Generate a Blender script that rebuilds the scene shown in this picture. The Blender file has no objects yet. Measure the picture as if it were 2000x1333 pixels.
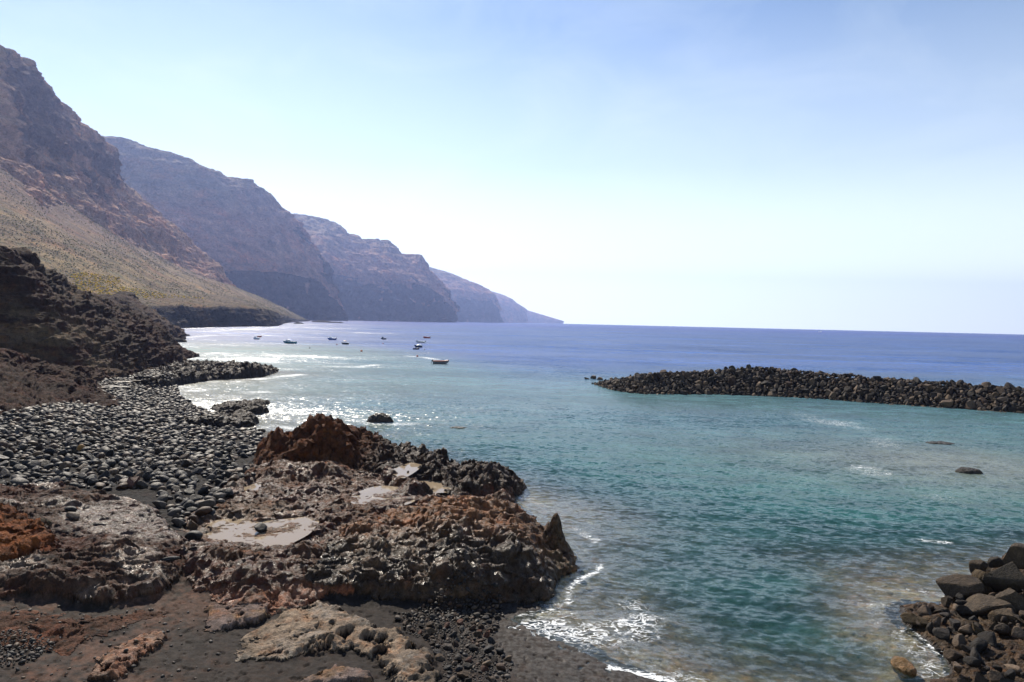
import bpy, math, random
import numpy as np
from mathutils import Matrix, Vector
f32 = np.float32
rng = np.random.default_rng(11)
random.seed(5)
SC = bpy.context.scene
COL = SC.collection
# ------------------------------------------------------------------ camera
CAM_H, FPX = 12.0, 1333.3
PITCH, ROLL = math.radians(1.61), math.radians(1.35)
F_ = np.array([0, math.cos(PITCH), -math.sin(PITCH)])
X0, U0 = np.array([1.0, 0, 0]), np.array([0, math.sin(PITCH), math.cos(PITCH)])
R_ = math.cos(ROLL) * X0 + math.sin(ROLL) * U0
U_ = -math.sin(ROLL) * X0 + math.cos(ROLL) * U0
CP = np.array([0, 0, CAM_H])
cd = bpy.data.cameras.new('camera')
cd.lens, cd.sensor_width = 24.0, 36.0
cd.clip_start, cd.clip_end = 0.5, 60000
cam = bpy.data.objects.new('camera', cd)
COL.objects.link(cam)
cam.matrix_world = Matrix(((R_[0], U_[0], -F_[0], 0), (R_[1], U_[1], -F_[1], 0), (R_[2], U_[2], -F_[2], CAM_H), (0, 0, 0, 1)))
SC.camera = cam
# ------------------------------------------------------------------ world, sun, exposure
SUN_EL, SUN_AZ = math.radians(39), math.radians(-24)      # azimuth from +Y towards +X
world = bpy.data.worlds.new('World')
SC.world = world
world.use_nodes = True
wn = world.node_tree
wn.nodes.clear()
sky = wn.nodes.new('ShaderNodeTexSky')
sky.sky_type = 'NISHITA'
sky.sun_disc = False
sky.sun_elevation = SUN_EL
sky.sun_rotation = SUN_AZ
sky.altitude = 10
sky.air_density = 1.0
sky.dust_density = 0.1
sky.ozone_density = 2.0
bg = wn.nodes.new('ShaderNodeBackground')
bg.inputs['Strength'].default_value = 0.08
wo = wn.nodes.new('ShaderNodeOutputWorld')
# thin cirrus over the sky, laid out on the dome by direction
tc = wn.nodes.new('ShaderNodeTexCoord')
mp = wn.nodes.new('ShaderNodeMapping')
mp.inputs['Rotation'].default_value = (0.0, 0.5, 0.5)
mp.inputs['Scale'].default_value = (5.0, 4.0, 11.0)
nz = wn.nodes.new('ShaderNodeTexNoise')
nz.inputs['Scale'].default_value = 1.0
nz.inputs['Detail'].default_value = 6
nz.inputs['Roughness'].default_value = 0.55
nz.inputs['Distortion'].default_value = 0.6
mr = wn.nodes.new('ShaderNodeMapRange')
mr.inputs['From Min'].default_value = 0.47
mr.inputs['From Max'].default_value = 0.8
mr.inputs['To Max'].default_value = 0.3
mx = wn.nodes.new('ShaderNodeMix')
mx.data_type = 'RGBA'
mx.inputs[7].default_value = (6.0, 7.0, 7.6, 1)
wn.links.new(tc.outputs['Generated'], mp.inputs['Vector'])
wn.links.new(mp.outputs[0], nz.inputs['Vector'])
wn.links.new(nz.outputs[0], mr.inputs['Value'])
wn.links.new(mr.outputs[0], mx.inputs[0])
wn.links.new(sky.outputs[0], mx.inputs[6])
# pale milky band towards the horizon
sx = wn.nodes.new('ShaderNodeSeparateXYZ')
wn.links.new(tc.outputs['Generated'], sx.inputs[0])
hr = wn.nodes.new('ShaderNodeValToRGB')
e = hr.color_ramp.elements
e[0].position, e[0].color = 0.0, (.95, .95, .95, 1)
e[1].position, e[1].color = 0.62, (0, 0, 0, 1)
for ps, vv in ((.05, .85), (.11, .56), (.22, .23), (.4, .02)):
    x = e.new(ps); x.color = (vv, vv, vv, 1)
hm = wn.nodes.new('ShaderNodeMix')
hm.data_type = 'RGBA'
hm.inputs[7].default_value = (15.2, 16.2, 15.0, 1)
wn.links.new(sx.outputs[2], hr.inputs[0])
wn.links.new(hr.outputs[0], hm.inputs[0])
wn.links.new(mx.outputs[2], hm.inputs[6])
wn.links.new(hm.outputs[2], bg.inputs['Color'])
wn.links.new(bg.outputs[0], wo.inputs['Surface'])
sl = bpy.data.lights.new('sun', 'SUN')
sl.energy = 5.0
sl.angle = math.radians(0.53)
sl.color = (1.0, 0.91, 0.77)
sun = bpy.data.objects.new('sun', sl)
COL.objects.link(sun)
sdir = Vector((math.sin(SUN_AZ) * math.cos(SUN_EL), math.cos(SUN_AZ) * math.cos(SUN_EL), math.sin(SUN_EL)))
sun.rotation_euler = sdir.to_track_quat('Z', 'Y').to_euler()
sun.location = (0, 0, 900)
SC.view_settings.view_transform = 'Standard'
SC.view_settings.look = 'None'
SC.view_settings.exposure = 0.64
SC.view_settings.gamma = 1.0
SC.render.engine = 'CYCLES'
cy = SC.cycles
cy.use_denoising = True
cy.max_bounces, cy.diffuse_bounces, cy.glossy_bounces, cy.transparent_max_bounces = 6, 3, 3, 10
cy.volume_bounces = 0
cy.caustics_reflective = cy.caustics_refractive = False
cy.sample_clamp_indirect = 4.0
cy.sample_clamp_direct = 12.0

# ------------------------------------------------------------------ helpers: projection
def ray(px, py):
    return F_ + R_ * ((px - 1000) / FPX) - U_ * ((py - 666.5) / FPX)
def at_z(px, py, z=0.0):
    d = ray(px, py)
    return CP + d * ((z - CAM_H) / d[2])
def at_d(px, py, d):
    v = ray(px, py)
    return CP + v * (d / v[1])
def at_dz(px, d, z):
    k = (px - 1000) / FPX
    x = (k * (d * F_[1] + (z - CAM_H) * F_[2]) - d * R_[1] - (z - CAM_H) * R_[2]) / R_[0]
    return np.array([x, d, z])
def P(px, d, py=None, z=None):
    return at_d(px, py, d) if py is not None else at_dz(px, d, z)

# ------------------------------------------------------------------ helpers: noise
_t = np.random.default_rng(7)
PERM = _t.permutation(256).astype(np.int32)
GRD = _t.normal(size=(256, 3))
GRD = (GRD / np.linalg.norm(GRD, axis=1)[:, None]).astype(f32)
def _gn(p):
    i = np.floor(p)
    f = (p - i).astype(f32)
    i = i.astype(np.int32) & 255
    u = f * f * f * (f * (f * 6 - 15) + 10)
    i1 = (i + 1) & 255
    res = []
    for dx in (0, 1):
        hx = PERM[i1[:, 0] if dx else i[:, 0]]
        fx = f[:, 0] - dx
        ry = []
        for dy in (0, 1):
            hy = PERM[(hx + (i1[:, 1] if dy else i[:, 1])) & 255]
            fy = f[:, 1] - dy
            rz = []
            for dz in (0, 1):
                g = GRD[PERM[(hy + (i1[:, 2] if dz else i[:, 2])) & 255]]
                rz.append(g[:, 0] * fx + g[:, 1] * fy + g[:, 2] * (f[:, 2] - dz))
            ry.append(rz[0] + u[:, 2] * (rz[1] - rz[0]))
        res.append(ry[0] + u[:, 1] * (ry[1] - ry[0]))
    return (res[0] + u[:, 0] * (res[1] - res[0])) * f32(1.5)
ROT = np.array([[0.36, 0.48, -0.8], [-0.8, 0.6, 0.0], [0.48, 0.64, 0.6]], dtype=f32)
def gnoise(p):
    p = np.asarray(p, dtype=f32)
    out = np.empty(len(p), f32)
    for k in range(0, len(p), 131072):
        out[k:k + 131072] = _gn(p[k:k + 131072])
    return out
def fbm(p, octv=5, gain=0.5, mode='n'):
    p = np.asarray(p, dtype=f32)
    a, s, tot = 1.0, np.zeros(len(p), f32), 0.0
    for k in range(octv):
        n = gnoise(p)
        if mode == 'r':
            n = 1 - np.abs(n) * 2
        elif mode == 'b':
            n = np.abs(n) * 2 - 0.6
        s += f32(a) * n
        tot += a
        a *= gain
        p = (p @ ROT.T) * f32(2.03) + f32(17.3)
    return s / f32(tot)
def sstep(x, a, b):
    t = np.clip((x - a) / (b - a), 0, 1)
    return t * t * (3 - 2 * t)
def mixc(a, b, t):
    return a + (b - a) * t[:, None]
def C(*v):
    return np.array(v, dtype=f32)

# ------------------------------------------------------------------ helpers: objects
def tag(o, label=None, cat=None, group=None, kind=None):
    if label: o['label'] = label
    if cat: o['category'] = cat
    if group: o['group'] = group
    if kind: o['kind'] = kind
    return o
def empty(name, loc=(0, 0, 0), rz=0.0):
    o = bpy.data.objects.new(name, None)
    COL.objects.link(o)
    o.location = loc
    o.rotation_euler = (0, 0, rz)
    o.empty_display_size = 0.2
    return o
def mesh_np(name, V, Fq, mat=None, parent=None, attrs=None, smooth=True):
    """V (n,3); Fq (m,3|4) index array or list of such arrays."""
    me = bpy.data.meshes.new(name)
    V = np.ascontiguousarray(V, dtype=f32)
    Fl = [np.asarray(q, dtype=np.int32) for q in (Fq if isinstance(Fq, list) and isinstance(Fq[0], np.ndarray) else [Fq])]
    nl = sum(q.size for q in Fl)
    nf = sum(len(q) for q in Fl)
    me.vertices.add(len(V)); me.loops.add(nl); me.polygons.add(nf)
    me.vertices.foreach_set('co', V.ravel())
    me.loops.foreach_set('vertex_index', np.concatenate([q.ravel() for q in Fl]))
    tot = np.concatenate([np.full(len(q), q.shape[1], np.int32) for q in Fl])
    me.polygons.foreach_set('loop_start', np.concatenate([[0], np.cumsum(tot)[:-1]]).astype(np.int32))
    me.polygons.foreach_set('loop_total', tot)
    me.polygons.foreach_set('use_smooth', np.full(nf, smooth))
    for k, a in (attrs or {}).items():
        a = np.asarray(a, dtype=f32)
        if a.ndim == 2:
            at = me.attributes.new(k, 'FLOAT_COLOR', 'POINT')
            at.data.foreach_set('color', np.concatenate([a[:, :3], np.ones((len(a), 1), f32)], 1).ravel())
        else:
            at = me.attributes.new(k, 'FLOAT', 'POINT')
            at.data.foreach_set('value', a)
    me.update(calc_edges=True)
    me.validate()
    o = bpy.data.objects.new(name, me)
    COL.objects.link(o)
    if mat: me.materials.append(mat)
    if parent: o.parent = parent
    return o
def grid_faces(nr, nc):
    i = np.arange(nr * nc).reshape(nr, nc)
    return np.stack([i[:-1, :-1], i[:-1, 1:], i[1:, 1:], i[1:, :-1]], -1).reshape(-1, 4)
def sub_mesh(V, Fq, keep, attrs):
    q = Fq[keep]
    u, inv = np.unique(q, return_inverse=True)
    return V[u], inv.reshape(q.shape), {k: a[u] for k, a in attrs.items()}

# ------------------------------------------------------------------ helpers: materials
class M:
    def __init__(s, name):
        s.m = bpy.data.materials.new(name)
        s.m.use_nodes = True
        s.t = s.m.node_tree
        s.t.nodes.clear()
        s.out = s.n('ShaderNodeOutputMaterial')
    def n(s, typ, ins=None, **kw):
        x = s.t.nodes.new(typ)
        for k, v in kw.items(): setattr(x, k, v)
        for k, v in (ins or {}).items(): s.set(x.inputs[k], v)
        return x
    def set(s, sock, v):
        if isinstance(v, bpy.types.NodeSocket): s.t.links.new(v, sock)
        elif isinstance(v, bpy.types.Node): s.t.links.new(v.outputs[0], sock)
        else: sock.default_value = v
    def attr(s, name, out='Fac'):
        return s.n('ShaderNodeAttribute', attribute_name=name).outputs[out]
    def noise(s, vec, scale, detail=6, rough=0.55, dist=0.0):
        return s.n('ShaderNodeTexNoise', {'Vector': vec, 'Scale': scale, 'Detail': detail, 'Roughness': rough, 'Distortion': dist}).outputs[0]
    def math(s, op, a, b=0.0, clamp=False):
        return s.n('ShaderNodeMath', {0: a, 1: b}, operation=op, use_clamp=clamp).outputs[0]
    def rng(s, v, a, b, c=0.0, d=1.0):
        return s.n('ShaderNodeMapRange', {'Value': v, 'From Min': a, 'From Max': b, 'To Min': c, 'To Max': d}).outputs[0]
    def mix(s, f, a, b, mode='MIX'):
        x = s.n('ShaderNodeMix', data_type='RGBA', blend_type=mode)
        s.set(x.inputs[0], f); s.set(x.inputs[6], a); s.set(x.inputs[7], b)
        return x.outputs[2]
    def bump(s, h, dist=1.0, strength=1.0, normal=None):
        x = s.n('ShaderNodeBump', {'Height': h, 'Distance': dist, 'Strength': strength})
        if normal is not None: s.set(x.inputs['Normal'], normal)
        return x.outputs[0]
    def bsdf(s, **kw):
        x = s.n('ShaderNodeBsdfPrincipled')
        for k, v in kw.items(): s.set(x.inputs[k.replace('_', ' ')], v)
        return x.outputs[0]
    def done(s, sh):
        s.set(s.out.inputs['Surface'], sh)
        return s.m
def col4(c): return (c[0], c[1], c[2], 1)

def terrain_mat(name, scale=1.0, bumpd=0.06, vor=2.2):
    m = M(name)
    co = m.n('ShaderNodeTexCoord').outputs['Object']
    base = m.attr('Col', 'Color')
    n1 = m.noise(co, 2.6 * scale, 9, 0.68)
    n2 = m.noise(co, 17 * scale, 5, 0.65)
    v = m.rng(n1, 0.3, 0.7, 0.35, 1.6)
    c = m.mix(1.0, base, m.n('ShaderNodeCombineColor', {0: v, 1: v, 2: v}).outputs[0], 'MULTIPLY')
    v2 = m.rng(n2, 0.3, 0.7, 0.62, 1.4)
    c = m.mix(1.0, c, m.n('ShaderNodeCombineColor', {0: v2, 1: v2, 2: v2}).outputs[0], 'MULTIPLY')
    vo = m.n('ShaderNodeTexVoronoi', {'Vector': m.mix(0.12, co, m.n('ShaderNodeTexNoise', {'Vector': co, 'Scale': 3.0 * scale}).outputs[1]), 'Scale': vor * scale}, feature='F1').outputs['Distance']
    rock = m.attr('rock')
    c = m.mix(m.rng(m.noise(co, 1.1 * scale, 7, .7), .5, .72, 0.0, .75), c, m.mix(1.0, c, (1.55, .95, .58, 1), 'MULTIPLY'))
    h = m.math('ADD', m.math('MULTIPLY', n1, 1.4), m.math('MULTIPLY', n2, 0.5))
    h = m.math('ADD', h, m.math('MULTIPLY', m.noise(co, 50 * scale, 3, 0.6), 0.2))
    h = m.math('SUBTRACT', h, m.math('MULTIPLY', vo, 0.5))
    h = m.math('MULTIPLY', h, m.rng(rock, 0, 1, 0.12, 1.0))
    wet = m.attr('wet')
    wn_ = m.math('MULTIPLY', wet, m.rng(m.noise(co, 5.0 * scale, 5, 0.6), 0.35, 0.6, 0.25, 1.0))
    rough = m.rng(wn_, 0, 1, 0.95, 0.24)
    return m.done(m.bsdf(Base_Color=c, Roughness=rough, Normal=m.bump(h, bumpd * 4.0, 1.0), Specular_IOR_Level=m.rng(wn_, 0, 1, 0.12, 0.6)))

MAT_TERR = terrain_mat('lava_rock_ground')
MAT_BANK = terrain_mat('bank_rock', 0.42, 0.14, 1.6)
MAT_HILL = terrain_mat('hill_rock', 0.02, 2.2, 1.3)
MAT_FAR = terrain_mat('far_cliff_rock', 0.008, 5.0, 1.3)

# ------------------------------------------------------------------ foreground heightfield
def xy(pts):
    return np.array([at_z(*p) for p in pts])
class RBF:
    def __init__(s, pts, smooth=1e-3):
        p = xy(pts)
        s.c = p[:, :2]
        n = len(p)
        d = np.linalg.norm(s.c[:, None] - s.c[None], axis=2)
        A = np.zeros((n + 1, n + 1))
        A[:n, :n] = -d - np.eye(n) * smooth
        A[:n, n] = A[n, :n] = 1
        w = np.linalg.solve(A, np.concatenate([p[:, 2], [0]]))
        s.w, s.k = w[:n], w[n]
    def __call__(s, X, Y):
        o = np.full(X.shape, s.k)
        for (a, b), w in zip(s.c, s.w):
            o -= w * np.sqrt((X - a) ** 2 + (Y - b) ** 2 + 0.01)
        return o
def sdist(X, Y, poly):
    """signed distance, positive inside"""
    d2 = np.full(X.shape, 1e18)
    ins = np.zeros(X.shape, bool)
    n = len(poly)
    for k in range(n):
        ax, ay = poly[k][:2]; bx, by = poly[(k + 1) % n][:2]
        ex, ey = bx - ax, by - ay
        L = ex * ex + ey * ey + 1e-12
        t = np.clip(((X - ax) * ex + (Y - ay) * ey) / L, 0, 1)
        d2 = np.minimum(d2, (X - ax - t * ex) ** 2 + (Y - ay - t * ey) ** 2)
        cond = (ay > Y) != (by > Y)
        if abs(ey) > 1e-12:
            ins ^= cond & (X < ex * (Y - ay) / ey + ax)
    d = np.sqrt(d2)
    return np.where(ins, d, -d)

GROUND = RBF([
    (-250, 1333, 1.8), (0, 1333, 1.4), (150, 1300, 1.25), (300, 1330, 1.0), (300, 1220, 1.05), (450, 1333, .8), (450, 1210, .8), (600, 1333, .65), (700, 1200, .5),
    (700, 1333, .55), (800, 1215, .38), (850, 1300, .32), (930, 1230, .16), (960, 1215, .1), (1000, 1300, .14), (1000, 1333, .2), (1060, 1262, .04), (1150, 1275, .0),
    (1200, 1305, 0.0), (1290, 1333, 0.0), (1120, 1333, .12), (1000, 1212, .0), (1100, 1200, -.12), (1130, 1235, -.06), (1200, 1200, -.45), (1250, 1270, -.2), (1350, 1310, -.3), (1300, 1250, -.5),
    (1450, 1333, -.6), (1300, 1120, -1.0), (1220, 1060, -.7), (1180, 1010, -.5), (1500, 1200, -1.3), (1620, 1300, -.9), (1690, 1150, -.14), (1720, 1220, -.1), (1760, 1260, -.15), (1700, 1190, -.1), (1620, 1180, -.7), (1700, 1320, -.6),
    (1820, 1160, -.25), (1900, 1110, -.5), (2000, 1060, -.8), (2100, 1200, .5), (1950, 1250, .1), (1900, 1333, .1),
    (1100, 950, -1.2), (1300, 900, -2), (1600, 1000, -2), (1900, 900, -1.5), (1900, 1000, -1.8), (1000, 850, -2.2), (1500, 800, -3), (800, 800, -2),
    (600, 760, -1.2), (345, 756, -.1), (362, 770, -.3), (385, 792, -.12), (430, 834, .05), (500, 852, .1), (560, 845, 0.0), (660, 880, -.4), (720, 860, -.9), (450, 800, -.35), (520, 815, -.5), (650, 790, -1.1), (450, 755, -.5), (400, 690, -1),
    (700, 700, -4), (1000, 700, -5), (1300, 740, -4), (600, 690, -3),
    (-250, 900, 2.9), (0, 840, 2.3), (150, 825, 1.9), (260, 815, 1.4), (200, 750, 1.6), (330, 720, 1.2), (270, 745, 1.1), (370, 706, .2), (-200, 780, 2.6), (0, 760, 1.8),
    (0, 900, 2.1), (250, 880, 1.5), (450, 870, .6), (350, 830, .7), (260, 785, .9), (300, 940, 1.5), (420, 985, 1.15), (480, 945, 1.05), (0, 955, 2.0), (150, 950, 1.8),
    (-250, 1050, 2.6), (0, 1100, 1.9), (100, 1200, 1.35), (200, 1190, 1.15), (300, 1100, 1.4), (500, 1100, 1.2), (700, 1040, 1.0), (850, 980, .8), (600, 950, 1.1)])

LAYERS = [
  dict(name='platform', edge=.6, en=.8, amp=.36, poly=[(345, 1015, 1.4), (400, 985, 1.2), (440, 960, 1.1), (470, 930, 1.1), (500, 905, 1.2), (700, 905, 1.2), (900, 960, .8), (1010, 965, .2), (1000, 1040, .3), (900, 1180, .3), (640, 1172, .6), (556, 1200, .8), (490, 1205, .9), (432, 1195, .9), (395, 1174, .95), (360, 1158, 1.0), (345, 1100, 1.2)],
       top=[(350, 1060, 1.6), (450, 1030, 1.12), (520, 1040, 1.08), (600, 1040, 1.2), (500, 1110, 1.55), (420, 1110, 1.7), (400, 1165, 1.1), (480, 1185, 1.0), (560, 1165, 1.05), (520, 960, 1.6), (600, 940, 1.5), (700, 972, 1.1), (760, 962, 1.1), (850, 950, 1.1), (640, 1000, 1.35), (480, 1000, 1.4), (960, 970, .6)]),
  dict(name='layered', edge=.9, en=.8, amp=.28, poly=[(-300, 950, 2.4), (0, 956, 1.9), (110, 955, 1.8), (190, 968, 1.6), (290, 988, 1.5), (318, 1005, 1.4), (352, 1042, 1.4), (370, 1055, 1.4), (372, 1130, 1.2), (350, 1158, 1.1), (315, 1168, 1.1), (252, 1186, 1.1), (196, 1200, 1.15), (140, 1192, 1.2), (52, 1190, 1.3), (-300, 1190, 1.6)],
       top=[(-300, 1050, 2.9), (0, 1060, 2.4), (100, 1000, 2.05), (200, 990, 1.95), (260, 1000, 2.0), (330, 1045, 1.75), (250, 1080, 2.0), (100, 1120, 2.1), (340, 1120, 1.6), (200, 1165, 1.85), (60, 1165, 1.95), (300, 1140, 1.6), (0, 1160, 2.0)]),
  dict(name='lump', edge=.7, en=.5, amp=.36, poly=[(-200, 985, 2.2), (0, 992, 2.2), (40, 1000, 2.1), (85, 1035, 2.0), (125, 1060, 2.0), (128, 1092, 2.0), (70, 1106, 2.0), (0, 1116, 2.1), (-200, 1130, 2.2)],
       top=[(-150, 1050, 3.1), (0, 1040, 2.95), (60, 1060, 2.75), (100, 1075, 2.4), (0, 1080, 2.8), (0, 1005, 2.6)]),
  dict(name='rubble', edge=2.0, en=1.6, amp=.26, poly=[(-200, 1185, 1.4), (60, 1192, 1.3), (150, 1200, 1.2), (250, 1190, 1.1), (345, 1172, 1.05), (385, 1185, 1.0), (372, 1208, 1.0), (300, 1222, 1.05), (250, 1248, 1.1), (190, 1275, 1.15), (150, 1310, 1.15), (60, 1300, 1.2), (0, 1285, 1.3), (-200, 1295, 1.5)],
       top=[(-100, 1230, 1.8), (60, 1235, 1.55), (150, 1235, 1.38), (0, 1215, 1.62), (300, 1198, 1.26), (220, 1225, 1.3), (360, 1192, 1.15), (130, 1280, 1.32), (40, 1280, 1.45)]),
  dict(name='patch', edge=.35, en=.55, amp=.16, poly=[(165, 1335, 1.15), (185, 1292, 1.15), (228, 1268, 1.1), (285, 1240, 1.1), (322, 1230, 1.05), (338, 1243, 1.05), (302, 1265, 1.05), (285, 1285, 1.05), (275, 1310, 1.0), (232, 1336, 1.05)],
       top=[(200, 1310, 1.4), (300, 1248, 1.25), (240, 1285, 1.38)]),
  dict(name='chip', edge=.25, en=.4, amp=.06, poly=[(392, 1182, .95), (430, 1185, .9), (480, 1188, .88), (530, 1192, .85), (515, 1215, .8), (470, 1228, .8), (440, 1236, .8), (405, 1240, .82), (400, 1212, .85)], top=[(440, 1205, 1.08), (420, 1225, .98), (480, 1208, 1.05), (510, 1200, 1.05)]),
  dict(name='shelf', edge=.45, en=.75, amp=.15, poly=[(572, 1188, .75), (500, 1222, .75), (440, 1250, .78), (460, 1265, .75), (450, 1298, .75), (560, 1296, .68), (595, 1284, .65), (634, 1276, .62), (681, 1269, .58), (712, 1288, .55), (735, 1303, .5), (750, 1360, .5), (885, 1360, .3), (857, 1312, .32), (856, 1286, .33), (822, 1268, .35), (792, 1238, .38), (751, 1238, .42), (712, 1220, .46), (673, 1204, .5), (654, 1192, .55), (626, 1180, .6)],
       top=[(500, 1250, 0.90), (570, 1210, 0.95), (560, 1270, 0.88), (640, 1220, 0.95), (640, 1260, 0.85), (740, 1255, 0.85), (730, 1280, 0.75), (820, 1285, 0.80), (800, 1320, 0.70), (840, 1330, 0.60)]),
  dict(name='chip', edge=.25, en=.4, amp=.07, poly=[(570, 1345, .65), (600, 1322, .62), (640, 1315, .6), (654, 1299, .6), (667, 1312, .58), (722, 1314, .52), (750, 1350, .5)], top=[(650, 1325, .85), (700, 1335, .85)]),
  dict(name='knob', edge=1.0, en=.8, amp=.5, poly=[(480, 902, 1.2), (500, 912, 1.2), (530, 925, 1.2), (600, 918, 1.3), (680, 918, 1.2), (760, 934, 1.1), (800, 962, 1.0), (850, 976, .9), (900, 976, .8), (985, 976, .3), (1028, 965, 0), (1038, 950, 0), (1000, 946, 0), (960, 944, 0), (900, 938, 0), (848, 924, 0), (770, 908, 0), (704, 897, 0), (642, 899, 0), (580, 903, 0), (525, 905, .2), (490, 899, .8)],
       top=[(497, 893, 1.6), (532, 848, 3.1), (556, 846, 3.2), (579, 856, 3.0), (591, 827, 3.8), (610, 816, 4.3), (642, 810, 4.9), (665, 831, 4.0), (570, 862, 2.5), (515, 872, 2.0), (600, 862, 2.7), (688, 850, 3.0), (704, 856, 2.6), (731, 866, 2.3), (751, 862, 2.5), (770, 874, 2.1), (813, 879, 2.15), (848, 889, 2.1), (895, 908, 1.8), (926, 907, 1.9), (961, 906, 1.95), (985, 920, 1.5), (1008, 938, .9), (1024, 950, .4),
            (560, 885, 1.9), (620, 880, 1.9), (680, 880, 2.0), (700, 905, 1.6), (760, 905, 1.7), (800, 925, 1.6), (900, 940, 1.5), (950, 940, 1.6), (870, 960, 1.1)]),
  dict(name='dark', edge=2.0, en=.8, amp=.42, poly=[(556, 1158, .9), (600, 1180, .7), (650, 1184, .5), (731, 1192, .45), (809, 1200, .35), (848, 1205, .3), (895, 1196, .3), (985, 1200, .1), (1108, 1186, 0), (1114, 1148, 0), (1135, 1130, 0), (1168, 1114, 0), (1172, 1098, 0), (1143, 1082, 0), (1122, 1066, 0), (1108, 1058, 0), (1050, 1046, 0), (1000, 1036, .3), (920, 1010, .9), (800, 1012, 1.1), (700, 1018, 1.2), (640, 1040, 1.2), (618, 1062, 1.3), (598, 1092, 1.4), (560, 1114, 1.4)],
       top=[(620, 1112, 1.4), (700, 1128, 1.3), (800, 1135, 1.3), (900, 1142, 1.25), (1000, 1132, 1.1), (1060, 1130, .85), (1095, 1110, .6), (1130, 1100, .45), (1155, 1106, .25), (1060, 1085, 1.0), (1085, 1080, .75), (1110, 1085, .5), (700, 1010, 1.65), (790, 990, 2.15), (868, 976, 2.5), (946, 970, 2.6), (985, 968, 2.6), (1020, 990, 2.1), (1045, 1015, 1.45), (1066, 1032, 1.0), (1090, 1040, .9), (1106, 1050, .55), (760, 1065, 1.8), (900, 1060, 2.05), (1000, 1055, 2.0), (580, 1140, 1.25), (700, 1160, 1.0), (900, 1170, .9), (1060, 1155, .8)]),
  dict(name='ledge', edge=.9, en=.8, amp=.8, poly=[(548, 727, 0), (518, 736, 0), (460, 741, 0), (420, 743, 0), (350, 753, 0), (300, 762, .4), (255, 748, 1), (300, 726, 1), (350, 719, 0.4), (400, 717, 0), (480, 720, 0), (535, 722, 0)],
       top=[(378, 710, 1.8), (487, 712, 2.4), (515, 717, 1.7), (430, 722, 1.6), (330, 735, 1.8), (450, 733, .9), (290, 742, 2.0), (540, 725, .6)]),
  dict(name='reef', edge=.5, en=.6, amp=.42, poly=[(532, 806, 0), (500, 811, 0), (440, 806, 0), (405, 800, 0), (440, 791, 0), (480, 789, 0), (534, 785, 0), (525, 792, 0), (500, 797, 0)],
       top=[(425, 797, .6), (476, 788, .9), (525, 786, .6), (470, 798, .9), (515, 803, .7)]),
  dict(name='reef', edge=.5, en=.6, amp=.42, poly=[(508, 822, 0), (500, 832, 0), (430, 840, .05), (364, 836, .3), (340, 827, .4), (420, 815, .1), (470, 815, 0)],
       top=[(360, 829, .95), (430, 822, 1.0), (495, 824, .7)]),
  dict(name='algae', edge=.35, en=.6, amp=.24, poly=[(1752, 1188, 0), (1790, 1176, 0), (1832, 1184, 0), (1852, 1150, 0), (1900, 1115, 0), (1960, 1085, 0), (2400, 1040, 0), (2400, 1450, 0), (1812, 1420, 0), (1806, 1330, 0), (1850, 1304, 0), (1836, 1276, 0), (1800, 1246, 0), (1762, 1216, 0)],
       top=[(1790, 1205, .25), (1830, 1220, .3), (1870, 1260, .3), (1880, 1320, .4), (1950, 1300, .45), (1950, 1200, .3), (1990, 1120, .3), (2200, 1200, 1.2), (2100, 1330, .9), (1850, 1330, .3)]),
]
for L in LAYERS:
    L['P'] = xy(L['poly'])
    L['T'] = RBF(L['top'])

def ground_z(X, Y):
    return GROUND(X, Y)
def terrain(X, Y, crag=True):
    """height, class index (-1 ground), top-layer blend"""
    X = np.asarray(X, float); Y = np.asarray(Y, float)
    z = ground_z(X, Y)
    cls = np.full(X.shape, -1)
    S = np.zeros(X.shape)
    amp = np.zeros(X.shape)
    p = np.stack([X, Y, X * 0 + 3.3], 1)
    en = fbm(p * 0.8, 7, 0.62) if crag else 0
    for k, L in enumerate(LAYERS):
        pl = L['P']
        m = 2.0
        b = (X > pl[:, 0].min() - m) & (X < pl[:, 0].max() + m) & (Y > pl[:, 1].min() - m) & (Y < pl[:, 1].max() + m)
        if not b.any(): continue
        x, y = X[b], Y[b]
        sd = sdist(x, y, pl)
        if crag: sd = sd + en[b] * L['en']
        if crag and L['name'] in ('shelf', 'patch', 'chip'):
            hole = fbm(np.stack([x, y, x * 0 + k * 7.7], 1) * 1.5, 6, .6)
            sd = np.minimum(sd, (hole + .34) * 1.3)
            sd = sd + .35 * fbm(np.stack([x, y, x * 0 + 9], 1) * 2.6, 4, .6)
        s = sstep(sd, 0.0, L['edge'])
        t = np.maximum(L['T'](x, y), z[b] - 0.25)
        z[b] = z[b] * (1 - s) + t * s
        c = cls[b]; c[s > 0.35] = k; cls[b] = c
        S[b] = np.maximum(S[b] * (1 - s), s)
        amp[b] = amp[b] * (1 - s) + L['amp'] * s
    return z, cls, S, amp

px_cols = np.arange(-330, 2360, 2.15)
dd = 15.5 * np.exp(np.arange(0, math.log(205 / 15.5), 0.0022))
PXG, DG = np.meshgrid(px_cols, dd)
kx = (PXG.ravel() - 1000) / FPX
GX, GY = kx * DG.ravel() * 1.0, DG.ravel().copy()
gz = GROUND(GX, GY)
nr_, nc_ = PXG.shape
active = gz > -1.6
z_, cls_, S_, amp_ = gz.copy(), np.full(gz.shape, -1), np.zeros(gz.shape), np.zeros(gz.shape)
a = np.where(active | (GX < 12))[0]
z_[a], cls_[a], S_[a], amp_[a] = terrain(GX[a], GY[a])
V = np.stack([GX, GY, z_], 1).astype(f32)
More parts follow.
